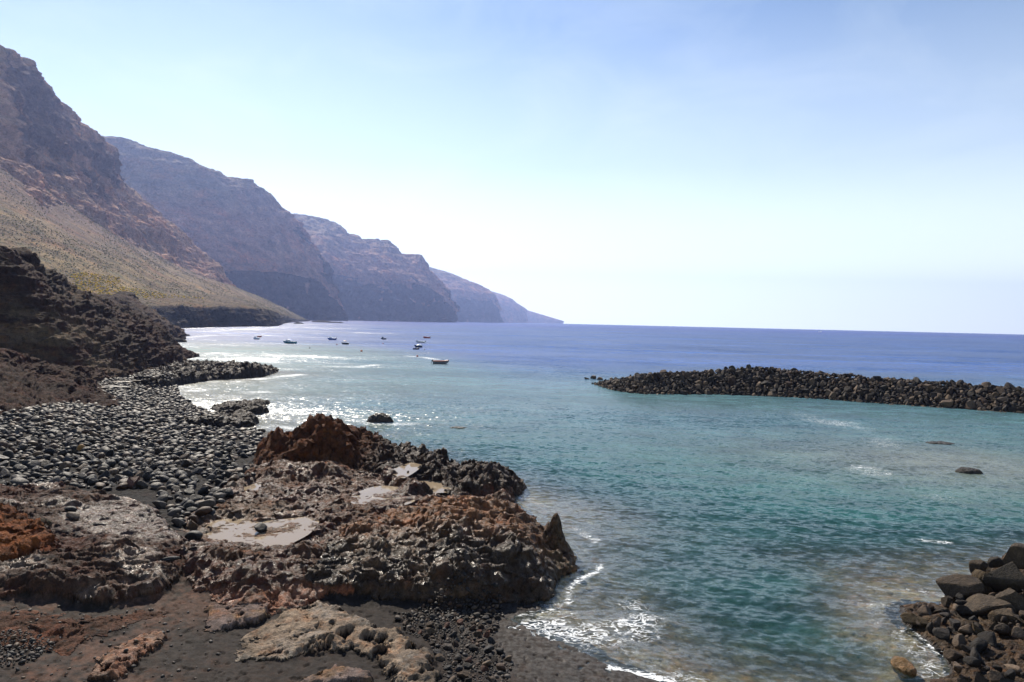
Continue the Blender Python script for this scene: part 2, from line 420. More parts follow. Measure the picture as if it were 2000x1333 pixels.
# tide pools sit in shallow hollows
POOLS = [
  ([(398, 1048), (425, 1020), (470, 1016), (510, 1022), (560, 1016), (595, 1012), (612, 1020), (592, 1042), (560, 1060), (520, 1078), (490, 1066), (440, 1055)], 1.14, 'wide pale tide pool with a single round stone in it'),
  ([(672, 988), (695, 968), (735, 952), (775, 955), (800, 978), (760, 990), (720, 990)], 1.12, 'bright narrow tide pool beside the dark knob of rock'),
  ([(800, 938), (860, 940), (885, 958), (825, 960)], 1.05, 'small bright tide pool at the foot of the dark arm'),
  ([(765, 920), (805, 904), (818, 912), (790, 932)], 1.6, 'thin sliver of tide pool high on the dark arm'),
  ([(466, 955), (515, 930), (528, 952), (480, 972)], 1.2, 'tiny pool at the edge of the cobbles by the lava outcrop')]
pin = np.zeros(len(V)); pz_ = np.zeros(len(V))
for pts_, zp, _l in POOLS:
    P_ = np.array([at_z(a_, b_, zp) for a_, b_ in pts_])
    b = np.where((V[:, 0] > P_[:, 0].min() - .5) & (V[:, 0] < P_[:, 0].max() + .5) & (V[:, 1] > P_[:, 1].min() - .5) & (V[:, 1] < P_[:, 1].max() + .5))[0]
    sd_ = sdist(V[b, 0], V[b, 1], P_) + .45 * fbm(V[b] * np.array([.9, .9, 0], f32) + 5, 4, .6)
    s_ = sstep(sd_, -.2, .35)
    rim_ = sstep(sd_, -1.0, -.5)
    V[b, 2] = np.maximum(V[b, 2], np.where(rim_ > 0, (zp + .07) * rim_ + V[b, 2] * (1 - rim_), -9))
    up = s_ > pin[b]
    pin[b[up]] = s_[up]; pz_[b[up]] = zp
V[:, 2] = np.where(pin > 0, V[:, 2] * (1 - pin) + (pz_ - .0) * pin, V[:, 2])
amp_ = amp_ * (1 - .5 * pin)
# crag: displace rock in 3-D
names = [L['name'] for L in LAYERS]
cname = np.array(names + ['sand'])[cls_]
r = np.where(amp_ > 0.01)[0]
p = V[r]
A = amp_[r].astype(f32)
POP = dict(platform=.8, layered=.45, lump=1.0, knob=1.2, dark=.5, ledge=1.0, reef=1.0, algae=1.0, shelf=.8)
STR = dict(platform=.7, layered=1.7, lump=.4, knob=.5, dark=1.35, ledge=.8, reef=.8, algae=.4, shelf=.5)
slab = np.zeros(len(V))
for px, py, rr in ((250, 1015, 2.6), (205, 1000, 1.8), (300, 1035, 1.9)):
    c_ = at_z(px, py, 1.95)
    slab = np.maximum(slab, np.exp(-(np.hypot((V[:, 0] - c_[0]), (V[:, 1] - c_[1]) * .8) / rr) ** 4))
slab = slab * (cname == 'layered')
amp_ = amp_ * (1 - .35 * slab)
A = amp_[r].astype(f32)
wp = np.array([POP.get(k, .8) for k in names + ['sand']], f32)[cls_[r]]
wst = np.array([STR.get(k, .5) for k in names + ['sand']], f32)[cls_[r]]
pz = p * np.array([1, 1, 1.8], f32)
warp = np.stack([fbm(p * .6 + 71, 3), fbm(p * .6 + 91, 3), fbm(p * .6 + 111, 2)], 1) * f32(.55)
b0 = fbm(p * np.array([.42, .42, .5], f32) + 13, 3, .5)
b1 = fbm((pz + warp) * .85 + 5, 7, .52, 'b')
b2 = fbm((pz + warp) * 3.1 + 9, 4, .6, 'b')
qs = p + warp
rg = fbm(np.stack([qs[:, 0] * .42 + qs[:, 1] * .25, qs[:, 1] * 2.1 - qs[:, 0] * .8, qs[:, 2] * 2.5], 1) * f32(.75), 6, .58, 'r')
pit = np.minimum(fbm(p * 1.9 + 201, 2), 0) * 1.1
nx_ = fbm(pz * 1.2 + 31, 6, .55)
ny_ = fbm(pz * 1.2 + 57, 6, .55)
V[r, 2] += A * (b0 * 1.3 + wp * (b1 * 1.25 + b2 * .32) + wst * rg * .85 + pit * .5 - .35)
V[r, 0] += A * nx_ * 1.6
V[r, 1] += A * ny_ * 1.6
# gentle sand ripples
sd_i = np.where((cls_ == -1) & active)[0]
q = V[sd_i]
V[sd_i, 2] -= .05 * sstep(fbm(q * np.array([3.2, 2.4, .1], f32) + 3, 2), .22, .4)
V[sd_i, 2] += 0.03 * fbm(q * np.array([.5, .8, 0.1], f32), 4) + 0.008 * fbm(q * np.array([3, 3, 0.1], f32), 3)
# named humps and spikes
for px, py, zb, rad, hgt in [(1087, 1028, 1.5, .42, 1.25), (1096, 1040, 1.0, .5, .5), (815, 962, 1.0, .8, 1.0), (845, 975, 1.0, .7, .6), (640, 838, 3.2, 1.3, .9), (610, 835, 3.2, .9, .6), (535, 862, 2.4, .9, .7), (985, 962, 1.2, .7, .6), (945, 925, 1.5, .9, .5), (560, 930, 1.3, 1.4, .7), (640, 925, 1.3, 1.6, .6), (620, 960, 1.3, 1.2, .45), (500, 1105, 1.6, 1.2, .4), (430, 1090, 1.6, 1.0, .45), (600, 1075, 1.5, .8, .5), (720, 1040, 1.7, 1.2, .35), (880, 1010, 2.3, 1.4, .3), (1000, 1085, 1.9, 1.2, -.35), (820, 1090, 1.9, 1.0, -.3), (230, 1075, 2.0, 1.1, .35)]:
    c_ = at_z(px, py, zb)
    d_ = np.hypot(V[:, 0] - c_[0], V[:, 1] - c_[1])
    b = np.where((d_ < rad * 3) & (amp_ > .05))[0]
    w_ = .55 * fbm(V[b] * 2.1 + 7, 5, .6)
    V[b, 2] += hgt * np.exp(-((d_[b] * (1 + w_)) / rad) ** 2)
# --- colour classes
n = len(V)
colr = np.zeros((n, 3), f32); wet = np.zeros(n, f32); rockm = np.zeros(n, f32)
ai = np.where(active | (amp_ > 0.01))[0]
q = V[ai]
nA = fbm(q * 0.35 + 3, 5, .55); nB = fbm(q * 1.1 + 41, 5, .6); nC = fbm(q * 3.0 + 77, 4, .6)
cl = cname[ai]
cc = np.tile(C(.05, .037, .031), (len(ai), 1)); ww = np.full(len(ai), .15, f32)
# sand: darker and wetter towards the water
zz = q[:, 2]
cc = mixc(cc, np.tile(C(.07, .053, .043), (len(ai), 1)), sstep(zz, .5, 1.3) * 0.8)
ww = np.where(cl == 'sand', .25 + .55 * (1 - sstep(zz, .02, .35)), ww).astype(f32)
under = (cl == 'sand') & (zz < -0.05)
cc = mixc(cc, np.tile(C(.22, .12, .082), (len(ai), 1)), sstep(nA + .5 * nC, -.1, .25) * sstep(zz, .75, 1.05) * .75)
DARK, BROWN, RED, TAN, ORG, GREY, PINK, OLIVE = C(.019, .016, .014), C(.082, .046, .028), C(.075, .029, .018), C(.235, .15, .088), C(.2, .085, .028), C(.125, .105, .085), C(.21, .115, .082), C(.055, .048, .022)
def paint(mask, base, *ov):
    m = np.where(mask)[0]
    c = np.tile(base, (len(m), 1)).astype(f32)
    for colv, fac in ov:
        c = mixc(c, np.tile(colv, (len(m), 1)), np.clip(fac[m], 0, 1).astype(f32))
    cc[m] = c
pxx = 1000 + FPX * q[:, 0] / q[:, 1]                      # bearing of each point from the beach steps
bear = q[:, 0] / q[:, 1]
paint(cl == 'platform', BROWN, (RED, sstep(nA, -.1, .3)), (DARK, sstep(nB, .05, .4) * .8), (GREY, sstep(nC + nA, .1, .5) * .5), (ORG, sstep(nB - nA, .25, .55) * .6),
      (PINK, sstep(-zz, -1.35, -1.0) * sstep(-q[:, 1], -31.5, -29.5)), (GREY * 1.2, (1 - sstep(np.hypot(q[:, 0] + 13.5, (q[:, 1] - 35.5)), 1.5, 4.0)) * .7))
ww[cl == 'platform'] = (.45 + .4 * sstep(nA, -.2, .2))[cl == 'platform']
paint(cl == 'layered', C(.062, .042, .036), (C(.11, .075, .062), sstep(nB, 0, .35) * .8), (DARK, sstep(nC, .05, .4) * .8), (RED * .8, sstep(nA, -.05, .2) * .8), (C(.17, .15, .14), sstep(fbm(q * .45 + 301, 4), .12, .32) * .8))
slab_a = slab[ai].astype(f32)
cc = mixc(cc, np.tile(C(.105, .092, .1), (len(ai), 1)), slab_a * (.2 + .7 * sstep(nB, -.2, .2)))
ww[cl == 'layered'] = (.75 * slab_a + (1 - .75 * slab_a) * (.35 + .65 * sstep(fbm(q * .45 + 301, 4), .05, .28)))[cl == 'layered']
paint(cl == 'lump', C(.11, .05, .025), (DARK, sstep(nB, .0, .3) * .7), (ORG, sstep(zz, 2.3, 2.8) * .7))
paint(cl == 'rubble', C(.07, .045, .036), (C(.13, .07, .052), sstep(nB, -.1, .2) * .7), (DARK, sstep(nC, .1, .4)))
paint(cl == 'patch', C(.22, .16, .13), (PINK, sstep(nB, -.1, .3) * .7), (DARK, sstep(nC, .15, .4) * .7))
ww[cl == 'patch'] = .5
paint(cl == 'chip', C(.19, .14, .12), (TAN * .9, sstep(nB, -.1, .3)))
paint(cl == 'shelf', C(.29, .215, .15), (C(.19, .14, .095), sstep(nB, -.05, .35)), (C(.07, .055, .04), sstep(nC + nA, .15, .5) * .8), (DARK, sstep(q[:, 0] / q[:, 1], -.16, -.11) * .45))
ww[cl == 'shelf'] = (.25 + .4 * sstep(nA, 0, .25))[cl == 'shelf']
paint(cl == 'knob', C(.082, .04, .022), (C(.12, .06, .028), sstep(nB, 0, .35) * .8), (DARK, sstep(q[:, 0], -12.8, -9.0) * .85), (C(.05, .028, .02), sstep(nC, .05, .4) * .6), (GREY, sstep(nA - zz * .3, -.45, -.1) * .25))
ww[cl == 'knob'] = (.12 + .5 * sstep(q[:, 0], -12, -8))[cl == 'knob']
back = sstep(q[:, 1], 30.5, 33.5)
paint(cl == 'dark', C(.042, .032, .023), (C(.12, .092, .066), sstep(nA + nB * .5, -.05, .3) * .85), (C(.27, .145, .065), back * sstep(-q[:, 0], -2.5, 2) * sstep(nB, -.4, .1) * .9), (C(.17, .105, .07), back * .75 * sstep(nC, -.25, .15)), (DARK, sstep(nC, .12, .45) * .6), (OLIVE, sstep(q[:, 0], 1.6, 2.6) * .6))
ww[cl == 'dark'] = (1.0 - .4 * back)[cl == 'dark']
for nm in ('ledge', 'reef'):
    paint(cl == nm, C(.022, .019, .017), (C(.06, .044, .034), sstep(nB, .1, .4) * .6))
    ww[cl == nm] = .55
paint(cl == 'algae', C(.055, .04, .024), (C(.12, .09, .05), sstep(nC, .1, .45)), (DARK * .7, sstep(nB, .05, .35)), (OLIVE, sstep(nA, 0, .3) * .6))
ww[cl == 'algae'] = .55
ud = sstep(-zz, 0.0, 0.8)
paint(under, C(.16, .115, .08), (C(.34, .25, .15), sstep(nA + nB * .4, .0, .35) * .6))
# ground under the cobbles is dark rock
cob = (cl == 'sand') & (q[:, 1] > 33) & (q[:, 0] < -5)
paint(cob, C(.035, .03, .028), (RED * .8, sstep(nB, 0, .4) * .6))
sub_ = (cl != 'sand') & (zz < .05)
cc[sub_] = cc[sub_] * .5 + .5 * mixc(np.tile(C(.12, .085, .055), (int(sub_.sum()), 1)), np.tile(C(.2, .15, .09), (int(sub_.sum()), 1)), sstep(nB[sub_], 0, .3))
rm = np.where(cl == 'sand', 0, 1).astype(f32)
rm[cob] = .8
cc = cc * np.where((cl == 'sand') & ~under, .36, 1.0)[:, None].astype(f32)
cc = cc * np.where((cl == 'sand') | (cl == 'shelf') | (cl == 'chip'), C(1, 1, 1)[:, None], C(1.15, .88, .66)[:, None]).T
ww = np.where(cl == 'sand', ww * .55, ww)
colr[ai], wet[ai], rockm[ai] = cc, ww, rm
FQ = grid_faces(nr_, nc_)
fc = cls_[FQ[:, 0]]
fz = V[FQ, 2].max(1)
keep_any = (fz > -1.4) | (fc >= 0)
ATT = {'Col': colr, 'wet': wet, 'rock': rockm}
SPEC = {
  'platform': [('rock_platform', 'brown rock shelf holding pale tide pools between the dark rock and the cobbles', 'rock')],
  'layered': [('layered_rock', 'low dark layered rock with wet shiny patches in front of the cobbles', 'rock')],
  'lump': [('rock_lump', 'orange topped rock lump rising from the layered rock', 'rock')],
  'rubble': [('low_rock', 'low crumbled reddish rock at the edge of the dark sand', 'rock')],
  'patch': [('sand_rock', 'pale pinkish rock patch poking out of the dark sand', 'rock')],
  'chip': [('rock_slab', 'flat pinkish rock tongue reaching from the brown shelf into dark sand', 'rock'), ('rock_slab', 'orange brown rock slab in the sand just in front of the tan shelf', 'rock')],
  'shelf': [('tan_rock_shelf', 'tan pitted rock shelf half buried in dark sand', 'rock')],
  'knob': [('lava_outcrop', 'reddish brown lava outcrop with a tall knob, running out into the bay', 'rock')],
  'dark': [('wet_outcrop', 'big glistening dark rock with a spiky pinnacle at its seaward end', 'rock')],
  'ledge': [('rock_ledge', 'long dark wet rock ledge reaching into the water below the earth bank', 'rock')],
  'reef': [('reef_rock', 'low dark reef awash just off the cobbles, seaward of its twin', 'rock'), ('reef_rock', 'low dark reef touching the edge of the cobble beach', 'rock')],
  'algae': [('algae_rock', 'brown algae covered rock under the big corner boulders', 'rock')],
}
cnt = {}
for k, L in enumerate(LAYERS):
    kf = (fc == k) & keep_any
    if not kf.any(): continue
    v, fq, at = sub_mesh(V, FQ, kf, ATT)
    i = cnt.get(L['name'], 0); cnt[L['name']] = i + 1
    nm, lb, ct = SPEC[L['name']][i]
    tag(mesh_np(nm, v, fq, MAT_TERR, attrs=at), lb, ct)
v, fq, at = sub_mesh(V, FQ, keep_any & (fc == -1), ATT)
tag(mesh_np('beach', v, fq, MAT_TERR, attrs=at), 'dark wet volcanic sand and stony ground of the beach', 'beach', kind='structure')
# deep sea floor so that nothing is open underneath
tag(mesh_np('sea_floor', [(-12800, -250, -12), (12800, -250, -12), (12800, 13300, -12), (-12800, 13300, -12)], [[0, 1, 2, 3]], MAT_TERR,
            attrs={'Col': np.tile(C(.03, .03, .03), (4, 1)), 'wet': np.zeros(4), 'rock': np.zeros(4)}), kind='structure')
def surf_z(x, y):
    return float(terrain(np.array([x]), np.array([y]))[0][0])

# ------------------------------------------------------------------ lofted banks and hills
def catmull(pts, n):
    pts = np.asarray(pts, float)
    k = len(pts)
    if k == 2:
        t = np.linspace(0, 1, n)[:, None]
        return pts[0] * (1 - t) + pts[1] * t
    t = np.linspace(0, k - 1 - 1e-9, n)
    i = t.astype(int); f = (t - i)[:, None]
    ext = np.concatenate([[2 * pts[0] - pts[1]], pts, [2 * pts[-1] - pts[-2]]])
    p0, p1, p2, p3 = ext[i], ext[i + 1], ext[i + 2], ext[i + 3]
    cr = 0.5 * (2 * p1 + (p2 - p0) * f + (2 * p0 - 5 * p1 + 4 * p2 - p3) * f ** 2 + (3 * p1 - p0 - 3 * p2 + p3) * f ** 3)
    return cr * .6 + (p1 * (1 - f) + p2 * f) * .4
def loft(curves, nu, nv, back=None):
    """curves bottom to top, each a list of 3-D points with equal count; back=(dx,dy,dz) adds a rear slope"""
    cu = [np.array(c, float) for c in curves]
    if back is not None:
        cu.append(cu[-1] + np.array(back) * 0.35 * np.array([1, 1, .35]))
        cu.append(cu[-2] + np.array(back))
    def even(c):
        q = catmull(c, 900)
        L_ = np.concatenate([[0], np.cumsum(np.linalg.norm(np.diff(q, axis=0), axis=1))])
        t_ = np.linspace(0, L_[-1], nu)
        return np.stack([np.interp(t_, L_, q[:, k_]) for k_ in range(3)], 1)
    G = np.stack([even(c) for c in cu])          # (k, nu, 3)
    k = len(cu)
    t = np.linspace(0, k - 1 - 1e-9, nv)
    G = np.moveaxis(G, 1, 0).reshape(nu, k * 3)
    out = np.stack([catmull(G[j].reshape(k, 3), nv) for j in range(nu)], 1)   # (nv, nu, 3)
    return out
def normals(G):
    du = np.gradient(G, axis=1); dv = np.gradient(G, axis=0)
    nn = np.cross(du, dv)
    nn /= np.linalg.norm(nn, axis=2)[..., None] + 1e-9
    return nn
def build_loft(name, curves, nu, nv, back, disp, colour, mat, label, cat, kind=None):
    G = loft(curves, nu, nv, back)
    N = normals(G)
    V = G.reshape(-1, 3); Nn = N.reshape(-1, 3)
    d = disp(V, Nn)
    V2 = V + (d if d.ndim == 2 else Nn * d[:, None])
    c, w, rk = colour(V2, Nn)
    o = mesh_np(name, V2, grid_faces(nv, nu), mat, attrs={'Col': c, 'wet': w, 'rock': rk})
    tag(o, label, cat, kind=kind)
    return V2.reshape(nv, nu, 3), o

def bank_disp(s, amp):
    def f(V, Nn):
        p = V.astype(f32)
        a_ = fbm(p * f32(s) * np.array([1, 1, 1.6], f32), 6, .56, 'b') * 1.2
        b_ = fbm(p * f32(s * .9) * np.array([.5, .5, 3.2], f32) + 7, 5, .55, 'r') * .8
        big = fbm(p * f32(s * .22) * np.array([.8, .8, 2.2], f32) + 51, 4, .5, 'r') * 1.6
        return (amp * (a_ * .8 + b_ + big - .6)).astype(float)
    return f
def bank_col(red, s):
    def f(V, Nn):
        p = V.astype(f32) * f32(s)
        a_ = fbm(p * np.array([.6, .6, 2.6], f32), 5, .55); b_ = fbm(p * 2.2 + 9, 4, .6); e_ = fbm(p * .35 + 21, 3)
        c = np.tile(C(.058, .036, .025), (len(V), 1))
        c = mixc(c, np.tile(C(.2, .14, .085), (len(V), 1)), sstep(a_, .1, .35) * .75)
        c = mixc(c, np.tile(C(.085, .036, .024), (len(V), 1)), np.clip(sstep(e_, -.15, .3) * .7 + red, 0, 1))
        c = mixc(c, np.tile(C(.025, .02, .018), (len(V), 1)), sstep(b_, .05, .4) * .7)
        c = mixc(c, np.tile(C(.15, .12, .085), (len(V), 1)), sstep(-b_ - .5 * a_, .35, .6) * .5)
        c = c * np.array([.56, .46, .4], f32)
        for px, py, d, rr in ((120, 668, 106, 6.5), (175, 700, 110, 4.0), (20, 640, 100, 4.0)):
            q_ = at_d(px, py, d)
            w_ = np.exp(-(np.linalg.norm((V - q_) * np.array([.8, .6, 1.3]), axis=1) / rr) ** 2)
            c = mixc(c, np.tile(C(.13, .092, .055), (len(V), 1)), np.clip(w_ * sstep(a_ + b_ * .5, -.25, .15), 0, .85).astype(f32))
        return c, np.full(len(V), .1, f32), np.ones(len(V), f32)
    return f
# front reddish mound
build_loft('earth_mound', [
    [P(-300, 54, z=1.7), P(0, 60, z=1.5), P(100, 68, z=1.2), P(180, 74, z=1.0), P(250, 78, z=.8), P(278, 82, z=.5)],
    [P(-300, 62, py=770), P(0, 68, py=775), P(90, 76, py=780), P(165, 81, py=783), P(232, 83, py=800), P(275, 85, py=812)],
    [P(-300, 72, py=690), P(0, 78, py=722), P(70, 84, py=742), P(140, 86, py=750), P(205, 86, py=782), P(268, 86, py=812)],
    [P(-300, 78, py=660), P(0, 84, py=692), P(62, 88, py=714), P(132, 90, py=730), P(198, 89, py=778), P(264, 88, py=812)]],
    420, 220, (-3, 14, -5), bank_disp(.35, .8), bank_col(.3, .45), MAT_BANK, 'low reddish earth mound sloping down to the cobble beach', 'mound')
# main left bank: base, mid ledge, rim
build_loft('earth_bank', [
    [P(-420, 80, z=2), P(-100, 88, z=2), P(60, 94, z=1.2), P(160, 100, z=.8), P(215, 110, z=.6), P(275, 128, z=.4), P(330, 148, z=.2), P(382, 172, z=-.6)],
    [P(-420, 84, py=640), P(-100, 92, py=665), P(60, 99, py=690), P(150, 105, py=700), P(212, 116, py=705), P(275, 133, py=704), P(328, 150, py=706), P(378, 174, py=708)],
    [P(-420, 92, py=520), P(-100, 98, py=560), P(50, 104, py=612), P(140, 112, py=640), P(205, 122, py=652), P(262, 138, py=660), P(318, 156, py=676), P(370, 176, py=704)],
    [P(-420, 96, py=440), P(-100, 100, py=490), P(30, 106, py=528), P(110, 118, py=568), P(168, 130, py=596), P(235, 146, py=620), P(305, 162, py=654), P(366, 178, py=703)],
    [P(-420, 104, py=420), P(-100, 106, py=476), P(8, 110, py=500), P(62, 122, py=521), P(126, 140, py=568), P(222, 156, py=606), P(300, 168, py=650), P(364, 180, py=703)]],
    620, 330, (-12, 40, -10), bank_disp(.16, 1.5), bank_col(.0, .16), MAT_BANK, 'tall dark brown earth bank with eroded ledges above the cobble beach', 'bank')
# darker ridge behind it
build_loft('earth_ridge', [
    [P(60, 190, z=2), P(160, 205, z=1), P(250, 225, z=.5), P(310, 260, z=0), P(345, 300, z=0), P(362, 330, z=-1)],
    [P(70, 200, py=590), P(150, 215, py=600), P(235, 240, py=610), P(296, 275, py=622), P(338, 310, py=640), P(358, 335, py=651)],
    [P(60, 215, py=560), P(140, 235, py=577), P(195, 255, py=582), P(243, 275, py=583), P(300, 310, py=620), P(352, 340, py=652)]],
    360, 160, (-25, 60, -14), bank_disp(.09, 2.0), bank_col(.0, .1), MAT_BANK, 'dark rugged earth ridge behind the brown bank, below the yellow flowers', 'ridge')

# coastal terrace with a low black cliff, its flat top joining the scree slope
def terr_col(V, Nn):
    p = V.astype(f32)
    a_ = fbm(p * np.array([.03, .03, .12], f32), 5, .55); b_ = fbm(p * .12 + 9, 4, .6)
    c = np.tile(C(.05, .038, .03), (len(V), 1))
    c = mixc(c, np.tile(C(.13, .095, .06), (len(V), 1)), sstep(a_, .05, .4) * .7)
    c = mixc(c, np.tile(C(.02, .018, .017), (len(V), 1)), sstep(b_, .0, .35) * .7)
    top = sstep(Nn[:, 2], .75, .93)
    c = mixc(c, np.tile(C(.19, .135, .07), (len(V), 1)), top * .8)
    return c, np.zeros(len(V), f32), np.ones(len(V), f32)
def terr_disp(V, Nn):
    p = V.astype(f32)
    steep = 1 - sstep(np.abs(Nn[:, 2]), .8, .97)
    return 5.0 * steep * (fbm(p * np.array([.045, .045, .03], f32), 5, .55, 'b') + .5 * fbm(p * np.array([.02, .02, .16], f32), 4, .5, 'r')) + .8 * fbm(p * .06, 4)
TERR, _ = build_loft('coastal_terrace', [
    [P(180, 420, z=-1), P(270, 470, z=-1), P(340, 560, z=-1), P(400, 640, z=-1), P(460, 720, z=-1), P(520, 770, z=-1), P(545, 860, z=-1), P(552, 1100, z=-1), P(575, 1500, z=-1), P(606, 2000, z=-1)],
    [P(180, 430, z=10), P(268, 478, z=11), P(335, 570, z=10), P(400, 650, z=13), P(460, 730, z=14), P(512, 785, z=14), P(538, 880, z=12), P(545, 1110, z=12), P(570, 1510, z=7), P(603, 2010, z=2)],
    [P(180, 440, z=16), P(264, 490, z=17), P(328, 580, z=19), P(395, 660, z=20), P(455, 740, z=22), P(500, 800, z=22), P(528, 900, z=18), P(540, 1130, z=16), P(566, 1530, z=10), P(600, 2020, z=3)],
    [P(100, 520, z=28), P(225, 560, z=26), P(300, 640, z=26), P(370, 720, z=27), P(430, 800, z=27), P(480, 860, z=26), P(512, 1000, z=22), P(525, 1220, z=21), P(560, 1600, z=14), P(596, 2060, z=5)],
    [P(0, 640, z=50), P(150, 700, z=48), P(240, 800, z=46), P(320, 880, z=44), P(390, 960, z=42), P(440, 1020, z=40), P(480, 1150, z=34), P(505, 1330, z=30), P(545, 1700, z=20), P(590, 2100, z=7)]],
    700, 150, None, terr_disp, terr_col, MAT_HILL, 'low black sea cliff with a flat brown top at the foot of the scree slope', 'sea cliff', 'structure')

def talus_col(V, Nn):
    p = V.astype(f32)
    st_ = np.stack([p[:, 0] * .8 + p[:, 1] * .6, -p[:, 0] * .6 + p[:, 1] * .8, p[:, 2]], 1)
    a_ = fbm(st_ * np.array([.004, .02, .004], f32), 5, .55); b_ = fbm(p * .05 + 9, 4, .6); e_ = fbm(p * .008 + 3, 4)
    c = np.tile(C(.27, .185, .08), (len(V), 1))
    c = mixc(c, np.tile(C(.18, .125, .062), (len(V), 1)), sstep(a_, -.1, .3))
    c = mixc(c, np.tile(C(.16, .15, .075), (len(V), 1)), sstep(b_, 0, .4) * .7)
    c = mixc(c, np.tile(C(.15, .09, .065), (len(V), 1)), sstep(p[:, 2] + e_ * 60, 60, 150) * .9) * f32(.82)
    return c, np.zeros(len(V), f32), np.full(len(V), .35, f32)
def talus_disp(V, Nn):
    p = V.astype(f32)
    return 3.0 * fbm(p * .012, 5, .5) + .8 * fbm(p * .08 + 3, 3)
TG, talus_o = build_loft('scree_slope', [
    [P(-500, 380, z=18), P(-200, 410, z=18), P(0, 450, z=20), P(150, 500, z=20), P(258, 560, z=20), P(350, 690, z=21), P(450, 830, z=22), P(515, 1040, z=20), P(560, 1560, z=13), P(603, 2020, z=0)],
    [P(-500, 520, py=430), P(-200, 540, py=450), P(0, 570, py=465), P(120, 660, py=480), P(230, 760, py=510), P(330, 900, py=550), P(420, 1060, py=578), P(495, 1280, py=590), P(552, 1650, py=608), P(602, 2060, py=628)],
    [P(-500, 640, py=300), P(-200, 670, py=350), P(0, 720, py=385), P(100, 830, py=420), P(200, 960, py=455), P(300, 1110, py=510), P(390, 1290, py=543), P(470, 1450, py=568), P(545, 1760, py=598), P(600, 2120, py=627)],
    [P(-500, 760, py=200), P(-200, 800, py=270), P(0, 860, py=325), P(90, 960, py=370), P(180, 1080, py=428), P(290, 1220, py=492), P(385, 1380, py=536), P(465, 1530, py=564), P(542, 1830, py=596), P(600, 2180, py=627)]],
    500, 300, (-150, 150, -60), talus_disp, talus_col, MAT_HILL, 'broad dry scree slope dotted with pale shrubs', 'slope', 'structure')

def hill_disp(s, amp, top_fade=True):
    def f(V, Nn):
        p = V.astype(f32)
        q = p * f32(s)
        warp = np.stack([fbm(q * 1.3 + 3, 3), fbm(q * 1.3 + 33, 3), np.zeros(len(V), f32)], 1) * f32(.5)
        gul = fbm((q + warp) * np.array([1.6, 1.6, .45], f32) + 11, 6, .55, 'r')
        strata = fbm((q + warp * .6) * np.array([.5, .5, 5.0], f32) + 71, 4, .55)
        lump = fbm(q * .7 + 5, 4, .5)
        fine = fbm(q * 7, 4, .6, 'b')
        d = amp * (1.0 * lump + .8 * (gul - .35) + .75 * strata + .3 * fine)
        h = Nn.copy(); 
        h[:, 2] *= .35
        return h * d[:, None].astype(float)
    return f
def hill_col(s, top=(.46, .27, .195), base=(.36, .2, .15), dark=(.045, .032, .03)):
    def f(V, Nn):
        p = V.astype(f32) * f32(s)
        a_ = fbm(p * np.array([.6, .6, 4.5], f32), 5, .55); b_ = fbm(p * 3.0 + 9, 5, .6); e_ = fbm(p * .8 + 21, 4)
        c = np.tile(C(*base), (len(V), 1))
        c = mixc(c, np.tile(C(*top), (len(V), 1)), sstep(a_ + e_ * .6, -.1, .4) * .8)
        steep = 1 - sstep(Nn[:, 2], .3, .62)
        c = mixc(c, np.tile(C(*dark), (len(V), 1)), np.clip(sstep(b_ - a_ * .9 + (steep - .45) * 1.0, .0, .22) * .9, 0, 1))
        c = mixc(c, np.tile(C(.13, .125, .065), (len(V), 1)), sstep(V[:, 2] + e_ * 120, 300, 520) * sstep(Nn[:, 2], .3, .8) * .7)
        return c, np.zeros(len(V), f32), np.ones(len(V), f32)
    return f
# nearest mountain flank above the scree
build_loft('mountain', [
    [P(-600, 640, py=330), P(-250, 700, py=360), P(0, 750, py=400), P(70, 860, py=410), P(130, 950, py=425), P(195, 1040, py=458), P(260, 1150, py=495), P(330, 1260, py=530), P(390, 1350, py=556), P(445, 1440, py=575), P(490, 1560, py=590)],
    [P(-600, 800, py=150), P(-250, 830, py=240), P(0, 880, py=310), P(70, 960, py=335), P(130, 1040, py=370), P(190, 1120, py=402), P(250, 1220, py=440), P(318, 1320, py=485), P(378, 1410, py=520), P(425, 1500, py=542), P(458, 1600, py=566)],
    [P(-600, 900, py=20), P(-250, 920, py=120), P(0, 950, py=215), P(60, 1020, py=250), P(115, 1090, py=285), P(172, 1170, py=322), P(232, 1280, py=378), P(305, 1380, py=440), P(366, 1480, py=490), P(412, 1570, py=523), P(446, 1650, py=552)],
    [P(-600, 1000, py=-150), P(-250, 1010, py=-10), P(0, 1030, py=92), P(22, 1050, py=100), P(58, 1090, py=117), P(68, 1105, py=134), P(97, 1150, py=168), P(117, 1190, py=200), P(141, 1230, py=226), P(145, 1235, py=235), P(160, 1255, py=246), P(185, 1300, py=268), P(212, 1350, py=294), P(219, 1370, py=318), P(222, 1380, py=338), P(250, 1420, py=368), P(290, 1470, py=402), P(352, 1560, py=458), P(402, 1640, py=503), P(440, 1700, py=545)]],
    620, 420, (-420, 330, -60), hill_disp(.0075, 25), hill_col(.0075, (.47, .3, .2), (.4, .235, .165), (.13, .082, .066)), MAT_HILL, 'nearest steep mountain flank rising above the scree slope', 'mountain', 'structure')
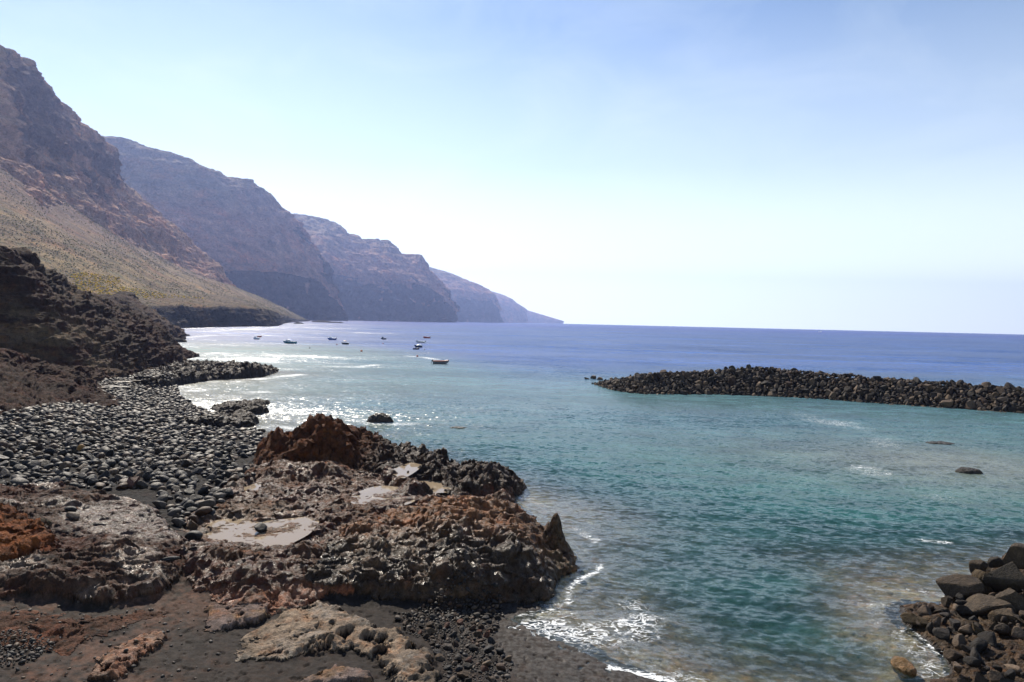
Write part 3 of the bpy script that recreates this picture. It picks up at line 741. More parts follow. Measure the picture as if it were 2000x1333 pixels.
build_loft('headland', [
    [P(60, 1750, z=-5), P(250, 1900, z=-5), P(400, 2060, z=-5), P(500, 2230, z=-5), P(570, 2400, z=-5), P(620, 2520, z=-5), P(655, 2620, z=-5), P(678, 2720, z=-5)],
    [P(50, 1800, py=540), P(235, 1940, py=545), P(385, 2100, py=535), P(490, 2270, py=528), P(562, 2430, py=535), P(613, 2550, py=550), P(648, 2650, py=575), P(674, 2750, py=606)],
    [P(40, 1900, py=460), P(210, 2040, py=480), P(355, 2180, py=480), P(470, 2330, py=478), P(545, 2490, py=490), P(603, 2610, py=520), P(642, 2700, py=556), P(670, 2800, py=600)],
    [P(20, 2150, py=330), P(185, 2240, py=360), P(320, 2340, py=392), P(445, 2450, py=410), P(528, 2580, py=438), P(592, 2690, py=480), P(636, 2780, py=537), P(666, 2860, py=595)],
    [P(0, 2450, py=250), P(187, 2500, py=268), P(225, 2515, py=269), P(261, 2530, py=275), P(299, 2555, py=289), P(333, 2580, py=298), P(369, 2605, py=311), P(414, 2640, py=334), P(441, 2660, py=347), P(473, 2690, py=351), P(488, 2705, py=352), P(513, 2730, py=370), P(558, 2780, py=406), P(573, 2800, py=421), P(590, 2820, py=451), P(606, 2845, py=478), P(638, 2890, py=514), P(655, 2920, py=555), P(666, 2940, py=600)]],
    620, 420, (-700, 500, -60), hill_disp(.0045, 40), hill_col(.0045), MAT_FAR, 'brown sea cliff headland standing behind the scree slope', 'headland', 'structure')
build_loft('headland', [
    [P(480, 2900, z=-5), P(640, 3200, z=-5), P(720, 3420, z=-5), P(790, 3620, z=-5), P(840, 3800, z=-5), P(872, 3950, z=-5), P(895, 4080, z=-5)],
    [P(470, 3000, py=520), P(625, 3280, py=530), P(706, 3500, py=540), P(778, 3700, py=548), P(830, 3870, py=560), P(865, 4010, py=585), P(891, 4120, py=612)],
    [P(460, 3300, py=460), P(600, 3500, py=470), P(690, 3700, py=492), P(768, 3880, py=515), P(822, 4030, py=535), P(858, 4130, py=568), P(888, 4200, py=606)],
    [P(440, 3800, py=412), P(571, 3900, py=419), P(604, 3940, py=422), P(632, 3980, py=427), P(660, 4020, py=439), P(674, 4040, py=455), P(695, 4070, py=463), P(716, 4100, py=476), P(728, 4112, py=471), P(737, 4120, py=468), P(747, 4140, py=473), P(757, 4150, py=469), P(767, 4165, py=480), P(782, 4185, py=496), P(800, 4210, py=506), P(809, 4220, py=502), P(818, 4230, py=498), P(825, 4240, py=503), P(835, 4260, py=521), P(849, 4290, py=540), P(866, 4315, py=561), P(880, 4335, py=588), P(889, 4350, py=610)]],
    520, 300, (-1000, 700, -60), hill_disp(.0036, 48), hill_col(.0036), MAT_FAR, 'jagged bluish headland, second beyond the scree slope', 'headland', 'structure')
build_loft('headland', [
    [P(780, 5400, z=-5), P(880, 5832, z=-5), P(930, 6156, z=-5), P(962, 6372, z=-5), P(982, 6588, z=-5)],
    [P(770, 5562, py=560), P(868, 5994, py=566), P(920, 6296, py=574), P(956, 6501, py=584), P(979, 6696, py=610)],
    [P(740, 6156, py=505), P(845, 6480, py=524), P(905, 6696, py=544), P(948, 6858, py=563), P(976, 6966, py=600)]],
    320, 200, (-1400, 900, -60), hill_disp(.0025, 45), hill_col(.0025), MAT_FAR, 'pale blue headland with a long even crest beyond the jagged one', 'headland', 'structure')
build_loft('headland', [
    [P(890, 8260, z=-5), P(960, 8732, z=-5), P(1005, 9086, z=-5), P(1032, 9381, z=-5)],
    [P(885, 8496, py=590), P(953, 8968, py=592), P(1000, 9322, py=599), P(1028, 9558, py=614)],
    [P(875, 9086, py=555), P(945, 9440, py=566), P(990, 9676, py=580), P(1024, 9853, py=604)]],
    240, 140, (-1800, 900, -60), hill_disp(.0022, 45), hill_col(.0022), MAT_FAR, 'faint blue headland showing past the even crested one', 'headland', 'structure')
build_loft('headland', [
    [P(960, 10800, z=-5), P(1030, 11160, z=-5), P(1070, 11460, z=-5), P(1100, 11760, z=-5)],
    [P(955, 11160, py=603), P(1026, 11520, py=606), P(1066, 11760, py=617), P(1098, 11880, py=627)]],
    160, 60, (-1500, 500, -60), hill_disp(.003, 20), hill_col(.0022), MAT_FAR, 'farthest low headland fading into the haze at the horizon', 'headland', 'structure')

# shrubs on the scree: nobody could count them
def ico(sub):
    import bmesh
    bm = bmesh.new()
    bmesh.ops.create_icosphere(bm, subdivisions=sub, radius=1)
    v = np.array([x.co[:] for x in bm.verts]); fa = np.array([[x.index for x in fc_.verts] for fc_ in bm.faces])
    bm.free()
    return v, fa
I1v, I1f = ico(1); I2v, I2f = ico(2); I3v, I3f = ico(3); I4v, I4f = ico(4)
m = M('shrub_leaves')
MAT_SHRUB = m.done(m.bsdf(Base_Color=m.attr('Col', 'Color'), Roughness=.95, Specular_IOR_Level=.1))
def scatter_blobs(name, pts, sizes, cols, label, cat, flat=.65):
    V, Fc, Cc = [], [], []
    nv = len(I1v)
    for i, (p, s, c) in enumerate(zip(pts, sizes, cols)):
        ang = random.random() * 6.28
        ca, sa = math.cos(ang), math.sin(ang)
        v = I1v * (1 + rng.normal(0, .16, (nv, 1)))
        v = v * np.array([s, s * random.uniform(.7, 1.2), s * flat])
        V.append(np.stack([v[:, 0] * ca - v[:, 1] * sa, v[:, 0] * sa + v[:, 1] * ca, v[:, 2]], 1) + p)
        Fc.append(I1f + i * nv)
        Cc.append(np.tile(c, (nv, 1)))
    o = mesh_np(name, np.concatenate(V), np.concatenate(Fc), MAT_SHRUB, attrs={'Col': np.concatenate(Cc)})
    tag(o, label, cat, kind='stuff')
    return o
TGf = TG[:225].reshape(-1, 3)
cell = np.linalg.norm(np.gradient(TG, axis=1), axis=2)[:225].ravel() * np.linalg.norm(np.gradient(TG, axis=0), axis=2)[:225].ravel()
den = fbm(TGf * .012, 5, .6) * 1.6 + .3
wgt = cell * np.clip(den, .05, 1) / (1 + (TGf[:, 1] / 700) ** 2)
vis = TGf[:, 0] / TGf[:, 1] > -.85
wgt = np.where(vis, wgt, 0)
idx = rng.choice(len(TGf), 26000, p=wgt / wgt.sum())
pts = TGf[idx] + rng.normal(0, 1.5, (len(idx), 3)) * np.array([1, 1, 0])
sz = (.22 + .6 * rng.random(len(idx)) ** 2) * (.8 + pts[:, 1] / 1800)
pal = np.array([[.22, .2, .08], [.27, .23, .12], [.3, .23, .12], [.18, .16, .07], [.25, .19, .09]])
scatter_blobs('scrub', pts, sz, pal[rng.integers(0, 5, len(idx))] * rng.uniform(.7, 1.2, (len(idx), 1)), 'pale green scrub dotted over the dry scree slope', 'scrub')
tf = TERR[75:140].reshape(-1, 3)
tf = tf[rng.choice(len(tf), 3500)]
scatter_blobs('terrace_scrub', tf + rng.normal(0, 2, tf.shape) * np.array([1, 1, 0]), .25 + .7 * rng.random(len(tf)) ** 2, pal[rng.integers(0, 5, len(tf))] * rng.uniform(.5, 1.1, (len(tf), 1)), 'dry scrub on the flat top of the low black sea cliff', 'scrub')
# yellow flowering band along the slope foot
pts, sz, cl_ = [], [], []
for _ in range(1500):
    t = random.random()
    px = 135 + t * 290 if random.random() < .75 else 135 + random.random() * 110
    j = int(np.clip((px + 60) / 660 * 500, 0, 499))
    col_ = TG[:150, :, :]
    k = random.randint(3, 15 if px > 230 else 27)
    dpx = 1000 + FPX * TG[k, :, 0] / TG[k, :, 1]
    jj = int(np.argmin(np.abs(dpx - px)))
    pts.append(TG[k, jj] + np.array([random.gauss(0, 1), random.gauss(0, 2), .3])); sz.append(random.uniform(.4, 1.0)); cl_.append(np.array(random.choice([(.62, .4, .02), (.55, .38, .03), (.6, .36, .02), (.2, .18, .05)])))
scatter_blobs('flowering_scrub', np.array(pts), np.array(sz), cl_, 'yellow flowering scrub in a band at the foot of the scree slope', 'scrub')

# ------------------------------------------------------------------ stones
def stone_mat(name, rough=.6, bump=.02, cols=None, vcol=False):
    m = M(name)
    co = m.n('ShaderNodeTexCoord').outputs['Object']
    oi = m.n('ShaderNodeObjectInfo')
    rnd = m.attr('tint') if vcol else oi.outputs['Random']
    ramp = m.n('ShaderNodeValToRGB', {0: rnd})
    ramp.color_ramp.interpolation = 'CONSTANT'
    e = ramp.color_ramp.elements
    e[0].color = col4(cols[0]); e[0].position = 0
    e[1].color = col4(cols[1]); e[1].position = 1 / len(cols)
    for k in range(2, len(cols)):
        x = e.new(k / len(cols)); x.color = col4(cols[k])
    n1 = m.noise(co, 2.2, 8, .65); n2 = m.noise(co, 14, 5, .65)
    v = m.math('MULTIPLY', m.rng(n1, .3, .7, .55, 1.45), m.rng(n2, .3, .7, .7, 1.3))
    c = m.mix(1.0, ramp.outputs[0], m.n('ShaderNodeCombineColor', {0: v, 1: v, 2: v}).outputs[0], 'MULTIPLY')
    h = m.math('ADD', n1, m.math('MULTIPLY', n2, .35))
    return m.done(m.bsdf(Base_Color=c, Roughness=m.rng(n1, .3, .7, rough - .15, rough + .15), Normal=m.bump(h, bump * 4, 1.0), Specular_IOR_Level=.25))
COB_COLS = [(.42 * c[0], .36 * c[1], .31 * c[2]) for c in [(.04, .04, .043), (.055, .053, .054), (.032, .032, .036), (.07, .066, .06), (.045, .043, .046), (.09, .078, .064), (.05, .05, .058), (.06, .047, .04), (.2, .15, .105), (.13, .11, .095), (.028, .028, .032), (.12, .075, .05), (.16, .15, .145)]]
BLK_COLS = [(.92 * c[0], .84 * c[1], .76 * c[2]) for c in [(.026, .021, .018), (.038, .03, .025), (.019, .017, .016), (.046, .036, .028), (.03, .025, .022), (.07, .052, .038), (.042, .026, .018), (.022, .02, .019), (.1, .075, .055), (.13, .1, .075), (.03, .026, .024)]]
MAT_COB = stone_mat('cobble_stone', .62, .012, COB_COLS)
MAT_COBV = stone_mat('cobble_stone_mixed', .6, .012, COB_COLS, True)
MAT_BLK = stone_mat('basalt_block', .82, .03, BLK_COLS)
MAT_BLKV = stone_mat('basalt_block_mixed', .82, .03, BLK_COLS, True)
MAT_ORS = stone_mat('orange_stone', .6, .015, [(.22, .12, .04), (.22, .12, .04)])
MAT_REDS = stone_mat('red_stone', .7, .03, [(.12, .05, .03), (.1, .045, .03)])
MAT_BIG = stone_mat('corner_boulder', .85, .08, [(.062, .045, .031), (.09, .062, .036), (.05, .04, .03), (.075, .055, .037), (.1, .068, .036)])
def stone(seed, cuts, depth=(.55, .95), rough=.05, sub=4, ab=(1, .8, .6)):
    r_ = np.random.default_rng(seed)
    v, fa = (I4v, I4f) if sub == 4 else (I3v, I3f) if sub == 3 else (I2v, I2f)
    v = v.copy()
    for _ in range(cuts):
        nrm = r_.normal(size=3); nrm /= np.linalg.norm(nrm)
        dd_ = r_.uniform(*depth)
        v -= np.maximum(v @ nrm - dd_, 0)[:, None] * nrm
    nn = v / (np.linalg.norm(v, axis=1)[:, None] + 1e-9)
    v = v + nn * (rough * fbm(v * 1.6 + seed * 3.7, 4))[:, None]
    v = v / np.abs(v).max(0) * np.array(ab)
    return v, fa
def stone_meshes(name, kind, count, mat):
    out = []
    for k in range(count):
        r_ = np.random.default_rng(100 + k)
        if kind == 'cobble':
            v, fa = stone(k + 1, r_.integers(5, 12), (.42, .92), .08, 3, (1, r_.uniform(.65, .95), r_.uniform(.52, .8)))
        else:
            v, fa = stone(k + 50, 11, (.36, .7), .012, 4, (1, r_.uniform(.65, .95), r_.uniform(.5, .85)))
        o = mesh_np(name, v, fa, mat)
        COL.objects.unlink(o)
        out.append(o)
    return out
COBS = stone_meshes('cobble', 'cobble', 14, MAT_COB)
BLKS = stone_meshes('boulder', 'block', 14, MAT_BLK)
def put(proto, loc, size, name=None, tilt=.35, rz=None, mat=None):
    o = proto.copy()
    if name: o.name = name
    COL.objects.link(o)
    o.location = loc
    o.scale = (size, size * random.uniform(.85, 1.15), size * random.uniform(.85, 1.1)) if not isinstance(size, tuple) else size
    o.rotation_euler = (random.gauss(0, tilt), random.gauss(0, tilt), random.uniform(0, 6.28) if rz is None else rz)
    if mat:
        o.data = o.data.copy(); o.data.materials[0] = mat
    return o
def merge_stones(name, protos, items, mat, label, cat, tilt=.4):
    """items (loc,size): the ones past the individual ones, kept as one mass"""
    V, Fc, T = [], [], []
    off = 0
    for loc, s in items:
        pr = protos[random.randrange(len(protos))]
        v, fa = pr
        e = Matrix.Rotation(random.uniform(0, 6.28), 3, 'Z') @ Matrix.Rotation(random.gauss(0, tilt), 3, 'X') @ Matrix.Rotation(random.gauss(0, tilt), 3, 'Y')
        v = (v * s * rng.uniform(.85, 1.15, 3)) @ np.array(e).T + np.array(loc)
        V.append(v); Fc.append(fa + off); off += len(v); T.append(np.full(len(v), random.random()))
    return tag(mesh_np(name, np.concatenate(V), np.concatenate(Fc), mat, attrs={'tint': np.concatenate(T)}), label, cat, kind='stuff')
def darts(poly, n, smin, smax, gap=.8, tries=40000, wfun=None):
    x0, y0 = poly[:, :2].min(0); x1, y1 = poly[:, :2].max(0)
    cs = smax * 1.6
    grid = {}
    out = []
    X = rng.uniform(x0, x1, tries); Y = rng.uniform(y0, y1, tries)
    ins = sdist(X, Y, poly) > 0
    rs = smin + (smax - smin) * rng.random(tries) ** 2.6
    order = np.argsort(-rs[ins] + rng.normal(0, .12, ins.sum()))
    for x, y, r_ in zip(X[ins][order], Y[ins][order], rs[ins][order]):
        gx, gy = int(x // cs), int(y // cs)
        ok = True
        for ix in (-1, 0, 1):
            for iy in (-1, 0, 1):
                for (a, b, c) in grid.get((gx + ix, gy + iy), ()):
                    if (a - x) ** 2 + (b - y) ** 2 < ((c + r_) * gap) ** 2:
                        ok = False; break
                if not ok: break
            if not ok: break
        if ok:
            grid.setdefault((gx, gy), []).append((x, y, r_)); out.append((x, y, r_))
            if len(out) >= n: break
    return out
COB_POLY = xy([(-220, 800, 2.3), (-60, 800, 2.0), (10, 785, 1.9), (90, 780, 1.6), (150, 780, 1.5), (195, 790, 1.4), (215, 790, 1.3), (190, 760, 1.3), (205, 742, 1.3), (235, 730, 1.2), (300, 734, .8), (345, 752, .1), (350, 772, .1), (372, 788, .05), (410, 806, .05), (425, 835, .1), (510, 840, .05), (512, 862, .3), (498, 888, .7), (450, 906, .9), (470, 918, 1.0), (512, 930, 1.1), (480, 954, 1.1), (456, 978, 1.1), (420, 1010, 1.1), (372, 1048, 1.2), (352, 1036, 1.3), (330, 1000, 1.4), (296, 980, 1.5), (320, 955, 1.5), (192, 958, 1.75), (110, 952, 1.85), (-60, 958, 2.1), (-220, 958, 2.4)])
cs_ = darts(COB_POLY, 3600, .16, .48, .74, 80000)
cs_ = [c for c, g_ in zip(cs_, fbm(np.array([[c[0] * .22, c[1] * .22, 2.5] for c in cs_]), 4)) if g_ < .2 or c[2] > .36]
cx = np.array([c[0] for c in cs_]); cyy = np.array([c[1] for c in cs_])
cz = terrain(cx, cyy)[0]
shown = sorted(range(len(cs_)), key=lambda i: -cs_[i][2] / cs_[i][1])
ZONES = [(lambda px, d: d < 45, 'rounded grey cobble near the tide pool, beside the layered rock'), (lambda px, d: px > 330 and d < 62, 'rounded grey cobble beside the reddish lava outcrop'), (lambda px, d: d < 56, 'rounded dark cobble in the middle of the cobble beach'), (lambda px, d: True, 'rounded dark cobble on the upper beach below the earth mound')]
bank_i = []
n_ind = 0
for rank, i in enumerate(shown):
    x, y, s = cs_[i]
    z = cz[i] + s * .18
    if n_ind < 300 and -.80 < x / y < .8:
        px = 1000 + FPX * x / y
        lb = next(l for t, l in ZONES if t(px, y))
        tag(put(COBS[rank % 14], (x, y, z), s, 'cobble', .5), lb, 'cobble', 'rounded cobbles covering the beach')
        n_ind += 1
    else:
        bank_i.append(((x, y, z), s))
# a lower layer so that no gap shows bare ground
for x, y, s in darts(COB_POLY, 1700, .1, .3, .9, 20000):
    if gnoise(np.array([[x * .3, y * .3, 8.0]]))[0] > .25: continue
    bank_i.append(((x, y, float(GROUND(np.array([x]), np.array([y]))[0]) + .03), s))
CP3 = [stone(k + 1, 4, (.62, .95), .1, 2, (1, .8, .58)) for k in range(10)]
merge_stones('cobble_bank', CP3, bank_i, MAT_COBV, 'mass of smaller dark cobbles packed over the whole beach', 'cobbles')
def lone(proto, px, py, z, size, name, label, cat='stone', mat=None, sink=.3, group=None, tilt=.25, rz=None):
    p_ = at_z(px, py, z)
    s = size if not isinstance(size, tuple) else size[2]
    o = put(proto, (p_[0], p_[1], z + s * sink), size, name, tilt, rz, mat)
    return tag(o, label, cat, group)
lone(COBS[3], 155, 882, 1.95, .42, 'orange_cobble', 'single orange cobble standing out among the dark cobbles', 'cobble', MAT_ORS, .6)
lone(COBS[5], 508, 1040, 1.1, (.40, .36, .42), 'pool_stone', 'round grey stone standing alone in the pale tide pool', 'stone', None, .6)
lone(BLKS[2], 259, 950, 1.6, .55, 'red_boulder', 'rough rusty brown stone at the lower edge of the cobbles', 'stone', MAT_REDS, .4)
lone(COBS[1], 146, 1018, 2.05, (.62, .34, .3), 'dark_stone', 'dark smooth stone lying on the layered rock by the orange lump', 'stone', None, .6, rz=-.5)
lone(COBS[8], 138, 1002, 2.05, .3, 'dark_stone', 'small dark stone behind the longer one on the layered rock', 'stone', None, .6)
lone(COBS[2], 88, 1028, 2.2, .3, 'pale_stone', 'pale pitted stone on the rock just behind the orange lump', 'stone', MAT_BIG, .5)
lone(COBS[6], 330, 1098, 1.75, (.42, .2, .18), 'slab_stone', 'long thin grey stone on the brown rock between layered rock and pool', 'stone', None, .6, rz=.5)
lone(COBS[9], 378, 1056, 1.5, .38, 'grey_stone', 'grey stone in the gap at the lower tip of the cobbles', 'stone', None, .5)
for k, (px, py, w) in enumerate([(215, 742, 1.5), (240, 750, 1.8), (225, 760, 2.2), (262, 748, 1.4)]):
    lone(COBS[k], px, py, 1.15, (w, .9, .3), 'flat_slab', ['flat grey slab at the top of the slab stack below the bank', 'flat grey slab second in the stack below the bank', 'widest flat grey slab at the foot of the stack below the bank', 'flat grey slab beside the stack, towards the water'][k], 'slab', None, .8, None, .06, .1)

# ------------------------------------------------------------------ breakwater
BW = [at_z(1158, 750, 0), at_z(1200, 763, 0), at_z(1260, 770, 0), at_z(1400, 771, 0), at_z(1560, 777, 0), at_z(1700, 787, 0), at_z(1850, 797, 0), at_z(2000, 808, 0), at_z(2180, 825, 0)]
BT = [(1160, 746), (1185, 738), (1215, 728), (1260, 724), (1400, 714), (1500, 711), (1700, 728), (1850, 738), (2000, 750), (2180, 766)]   # crest pixels
foot = catmull(np.array(BW), 200)
w_half = np.interp(np.linspace(0, 1, 200), [0, .12, .3, 1], [2.2, 5.0, 8.0, 8.0])
tan_ = np.gradient(foot, axis=0); tan_ /= np.linalg.norm(tan_, axis=1)[:, None]
nrm_ = np.stack([-tan_[:, 1], tan_[:, 0], np.zeros(200)], 1)
nrm_[nrm_[:, 1] < 0] *= -1
crest = foot + nrm_ * w_half[:, None]
ctz = []
cpx = 1000 + FPX * crest[:, 0] / crest[:, 1]
for j in range(200):
    py = np.interp(cpx[j], [b[0] for b in BT], [b[1] for b in BT])
    ctz.append(at_d(cpx[j], py, crest[j, 1])[2])
crest[:, 2] = np.maximum(np.array(ctz) - 1.05, .5)
def bw_point(t, v):
    """t along 0..1, v 0 foot .. 1 crest .. 1.6 behind"""
    x = t * 199; i = min(int(x), 198); f = x - i
    a = foot[i] * (1 - f) + foot[i + 1] * f; c = crest[i] * (1 - f) + crest[i + 1] * f
    if v <= 1: p_ = a + (c - a) * v
    else:
        d_ = (c - a) * np.array([1, 1, 0]); p_ = c + d_ * (v - 1); p_ = p_.copy(); p_[2] = c[2] - (max(v - 1.25, 0)) * c[2] * 1.2
    p_ = p_ + np.array([0, 0, .2 * max(0, v) * math.sin(t * 61 + 1.3 * math.sin(t * 23)) * math.sin(t * 17.0 + 1)])
    return p_
G = np.array([[bw_point(t, v) - np.array([0, 0, .5]) for t in np.linspace(0, 1, 160)] for v in np.linspace(-.12, 2.1, 40)])
Vb = G.reshape(-1, 3); Vb = Vb + np.stack([np.zeros(len(Vb)), np.zeros(len(Vb)), .25 * fbm(Vb * 1.2, 3)], 1)
lf = np.array([[bw_point(t, v) * np.array([1, 1, 0]) + np.array([0, 0, (.22 + .5 * (v + .12)) * sstep(t, .5, .72) - .25]) for t in np.linspace(.42, 1, 220)] for v in np.linspace(-.42, .1, 26)]).reshape(-1, 3)
lf[:, 2] += .32 * fbm(lf * np.array([.7, .7, 1]), 5, .6, 'b')
tag(mesh_np('tidal_ledge', lf, grid_faces(26, 220), MAT_TERR, attrs={'Col': np.tile(C(.075, .05, .028), (len(lf), 1)), 'wet': np.full(len(lf), .4), 'rock': np.ones(len(lf))}), 'low brown tidal ledge along the foot of the breakwater', 'ledge')
tag(mesh_np('breakwater_core', Vb, grid_faces(40, 160), MAT_TERR, attrs={'Col': np.tile(C(.02, .018, .017), (len(Vb), 1)), 'wet': np.zeros(len(Vb)), 'rock': np.ones(len(Vb))}), 'dark rubble core of the breakwater between its boulders', 'rubble', kind='stuff')
Ltot = np.linalg.norm(np.diff(foot, axis=0), axis=1).sum()
cand = []
tries = 0
grid = {}
while tries < 26000:
    tries += 1
    t = random.random(); v = random.uniform(-.04, 1.35)
    s = .36 + .75 * random.random() ** 2.2
    if t < .25: s *= .75
    p_ = bw_point(t, v)
    key = (int(p_[0] // 2), int(p_[1] // 2), int(p_[2] // 2))
    ok = True
    for ix in (-1, 0, 1):
        for iy in (-1, 0, 1):
            for iz in (-1, 0, 1):
                for q_, sq in grid.get((key[0] + ix, key[1] + iy, key[2] + iz), ()):
                    if np.sum((q_ - p_) ** 2) < ((s + sq) * .66) ** 2: ok = False; break
                if not ok: break
            if not ok: break
        if not ok: break
    if ok:
        grid.setdefault(key, []).append((p_, s)); cand.append((p_, s, t, v))
cand.sort(key=lambda c: -c[1] / c[0][1] * (0.25 if c[3] > 1.12 else 1))
rest = []
n_ind = 0
for k, (p_, s, t, v) in enumerate(cand):
    px = 1000 + FPX * p_[0] / p_[1]
    if n_ind < 300 and px < 2010 and v < 1.1:
        if v > .85: lb = 'angular dark boulder along the crest of the breakwater'
        elif v < .2: lb = 'angular dark boulder at the waterline of the breakwater'
        elif t < .35: lb = 'angular dark boulder on the seaward end of the breakwater slope'
        else: lb = 'angular brownish boulder on the broad middle slope of the breakwater'
        tag(put(BLKS[k % 14], p_, s, 'breakwater_boulder', .8), lb, 'boulder', 'boulders piled into the breakwater')
        n_ind += 1
    else:
        rest.append((p_, s))
BP3 = [stone(k + 50, 11, (.38, .72), .02, 3, (1, .82, .7)) for k in range(10)]
merge_stones('breakwater_rubble', BP3, rest, MAT_BLKV, 'mass of smaller angular boulders filling the breakwater', 'boulders', .8)
lone(BLKS[4], 1500, 712, 5.0, .2, 'x', 'x') if False else None
for k, (px, py, s) in enumerate([(1146, 741, .6), (1160, 740, .9), (1172, 742, 1.0)]):
    lone(BLKS[k + 3], px, py, 0, s, 'tip_rock', ['smallest rock in the water off the breakwater tip', 'low dark rock between two others off the breakwater tip', 'dark rock nearest the breakwater tip in the water'][k], 'rock', None, .2)
# lone sea rocks
def sea_rock(px, py, w, h, name, label, dep=.6, seed=1, tone=None, wetv=.7):
    p_ = at_z(px, py, 0)
    v, fa = I4v.copy(), I4f
    q = v * np.array([w, w * dep, h])
    nn = v
    dsp = fbm(q * (1.6 / max(w, .5)) * 1.3 + seed * 9, 5, .6, 'b')
    q = q + nn * (dsp * .38 * w * .6)[:, None] * np.array([1, .8, .7 * h / w + .3])
    a_ = fbm(q * 1.5 + 3, 4)
    c = mixc(np.tile(C(.03, .026, .022), (len(q), 1)), np.tile(C(.085, .06, .035), (len(q), 1)), sstep(a_, 0, .4) * .7)
    if tone: c = mixc(np.tile(C(*tone), (len(q), 1)), c, sstep(a_, .0, .3) * .6)
    o = mesh_np(name, q, fa, MAT_TERR, attrs={'Col': c, 'wet': np.full(len(q), wetv), 'rock': np.ones(len(q))})
    o.location = p_
    return tag(o, label, 'rock')
sea_rock(742, 824, 1.6, 1.0, 'sea_rock', 'small dark rock breaking the surface in white foam off the outcrop', seed=2)
sea_rock(1892, 923, 1.15, .42, 'sea_rock', 'low dark rock just above the water in the sheltered bay', seed=4)
sea_rock(1836, 866, 1.5, .14, 'sea_rock', 'dark rock barely breaking the surface inside the breakwater', seed=6)
sea_rock(895, 836, 1.0, .12, 'sea_rock', 'faint brownish rock barely awash in the bay beyond the outcrop', seed=8)
sea_rock(1764, 1304, .34, .3, 'yellow_rock', 'yellowish brown rock alone in the water beside the algae rock', dep=1.7, seed=9, tone=(.2, .11, .035))
sea_rock(655, 631, 20, 3, 'skerry', 'low dark skerry at the foot of the scree point, farther out', seed=11, wetv=0)
sea_rock(628, 630, 26, 4.5, 'skerry', 'low dark skerry close against the scree point', seed=12, wetv=0)
sea_rock(583, 633, 9, 3, 'skerry', 'small dark skerry below the low black cliff', seed=13, wetv=0)
sea_rock(325, 668, 9, 2.2, 'shore_rock', 'rugged dark rock at the water behind the earth bank', seed=14, wetv=0)
sea_rock(340, 656, 9, 1.8, 'shore_rock', 'rugged dark rock beyond its neighbour behind the earth bank', seed=15, wetv=0)
# big corner boulders
for k, (px, py, d, w, h, sd, lb) in enumerate([
    (1875, 1150, 30, .98, .62, 3, 'big blocky dark boulder standing out over the water edge'),
    (1916, 1108, 32, .50, .42, 5, 'small dark boulder behind the blocky one, by the water'),
    (1944, 1097, 32, .42, .36, 6, 'squat grey boulder next to the topmost one'),
    (1990, 1092, 31, .85, .62, 1, 'topmost rounded boulder of the corner pile'),
    (1914, 1138, 30.5, .52, .6, 8, 'tan streaked boulder wedged beside the blocky one'),
    (1966, 1134, 29.8, .95, .62, 9, 'wide dark boulder in the upper middle of the corner pile'),
    (1914, 1186, 28.6, 1.3, .5, 10, 'long grey boulder lying under the blocky one'),
    (1982, 1178, 28.3, .95, .5, 11, 'olive tinted slanting boulder below the wide one'),
    (1912, 1256, 26.2, .62, .78, 2, 'smooth dark egg shaped boulder on the algae rock'),
    (1976, 1216, 27.2, .95, .42, 12, 'dark flat boulder behind the egg shaped one'),
    (1985, 1250, 26.2, .8, .42, 13, 'brown flat boulder beside the egg shaped one'),
    (1790, 1212, 27.3, .58, .24, 0, 'narrow tilted stone at the seaward tip of the algae rock'),
    (1958, 1280, 25.2, .55, .32, 4, 'small brown boulder in front of the egg shaped one'),
    (1900, 1228, 27.2, .4, .3, 6, 'small dark wedge between the long grey boulder and the egg shaped one'),
    (1940, 1240, 26.6, .45, .36, 9, 'small block touching the inland side of the egg shaped boulder'),
    (1895, 1300, 24.8, .42, .3, 3, 'brown stone resting low on the algae rock near the water'),
    (1990, 1312, 24.4, .6, .45, 8, 'brown block nearest the camera in the corner pile'),
    (1935, 1325, 24.0, .45, .34, 12, 'flat brown stone below the small brown boulder'),
    (1838, 1196, 28.2, .42, .3, 13, 'dark stone at the water edge below the blocky boulder'),
    (1852, 1172, 29.2, .3, .24, 5, 'little dark stone half under the blocky boulder'),
    (2060, 1150, 29, 1.3, .9, 7, 'large boulder at the end of the corner pile')]):
    c_ = at_d(px, py, d)
    put_ = put(BLKS[sd], c_, (w * .95, w * .9, h * 1.8), 'corner_boulder', .22, random.uniform(-.5, .5), None)
    put_.data = put_.data.copy(); put_.data.materials[0] = MAT_BIG
    tag(put_, lb, 'boulder', 'big boulders in the beach corner')
cr = []
for x, y, s in darts(xy([(1765, 1200, .2), (1840, 1190, .3), (1880, 1160, .3), (2050, 1100, .8), (2100, 1345, .8), (1830, 1345, .3), (1850, 1300, .3), (1800, 1240, .2)]), 110, .08, .36, .8, 6000):
    cr.append(((x, y, float(terrain(np.array([x]), np.array([y]))[0][0]) + .1), s))
merge_stones('corner_rubble', BP3, cr, MAT_BLKV, 'dark stones wedged between the big boulders of the corner pile', 'stones', .8)
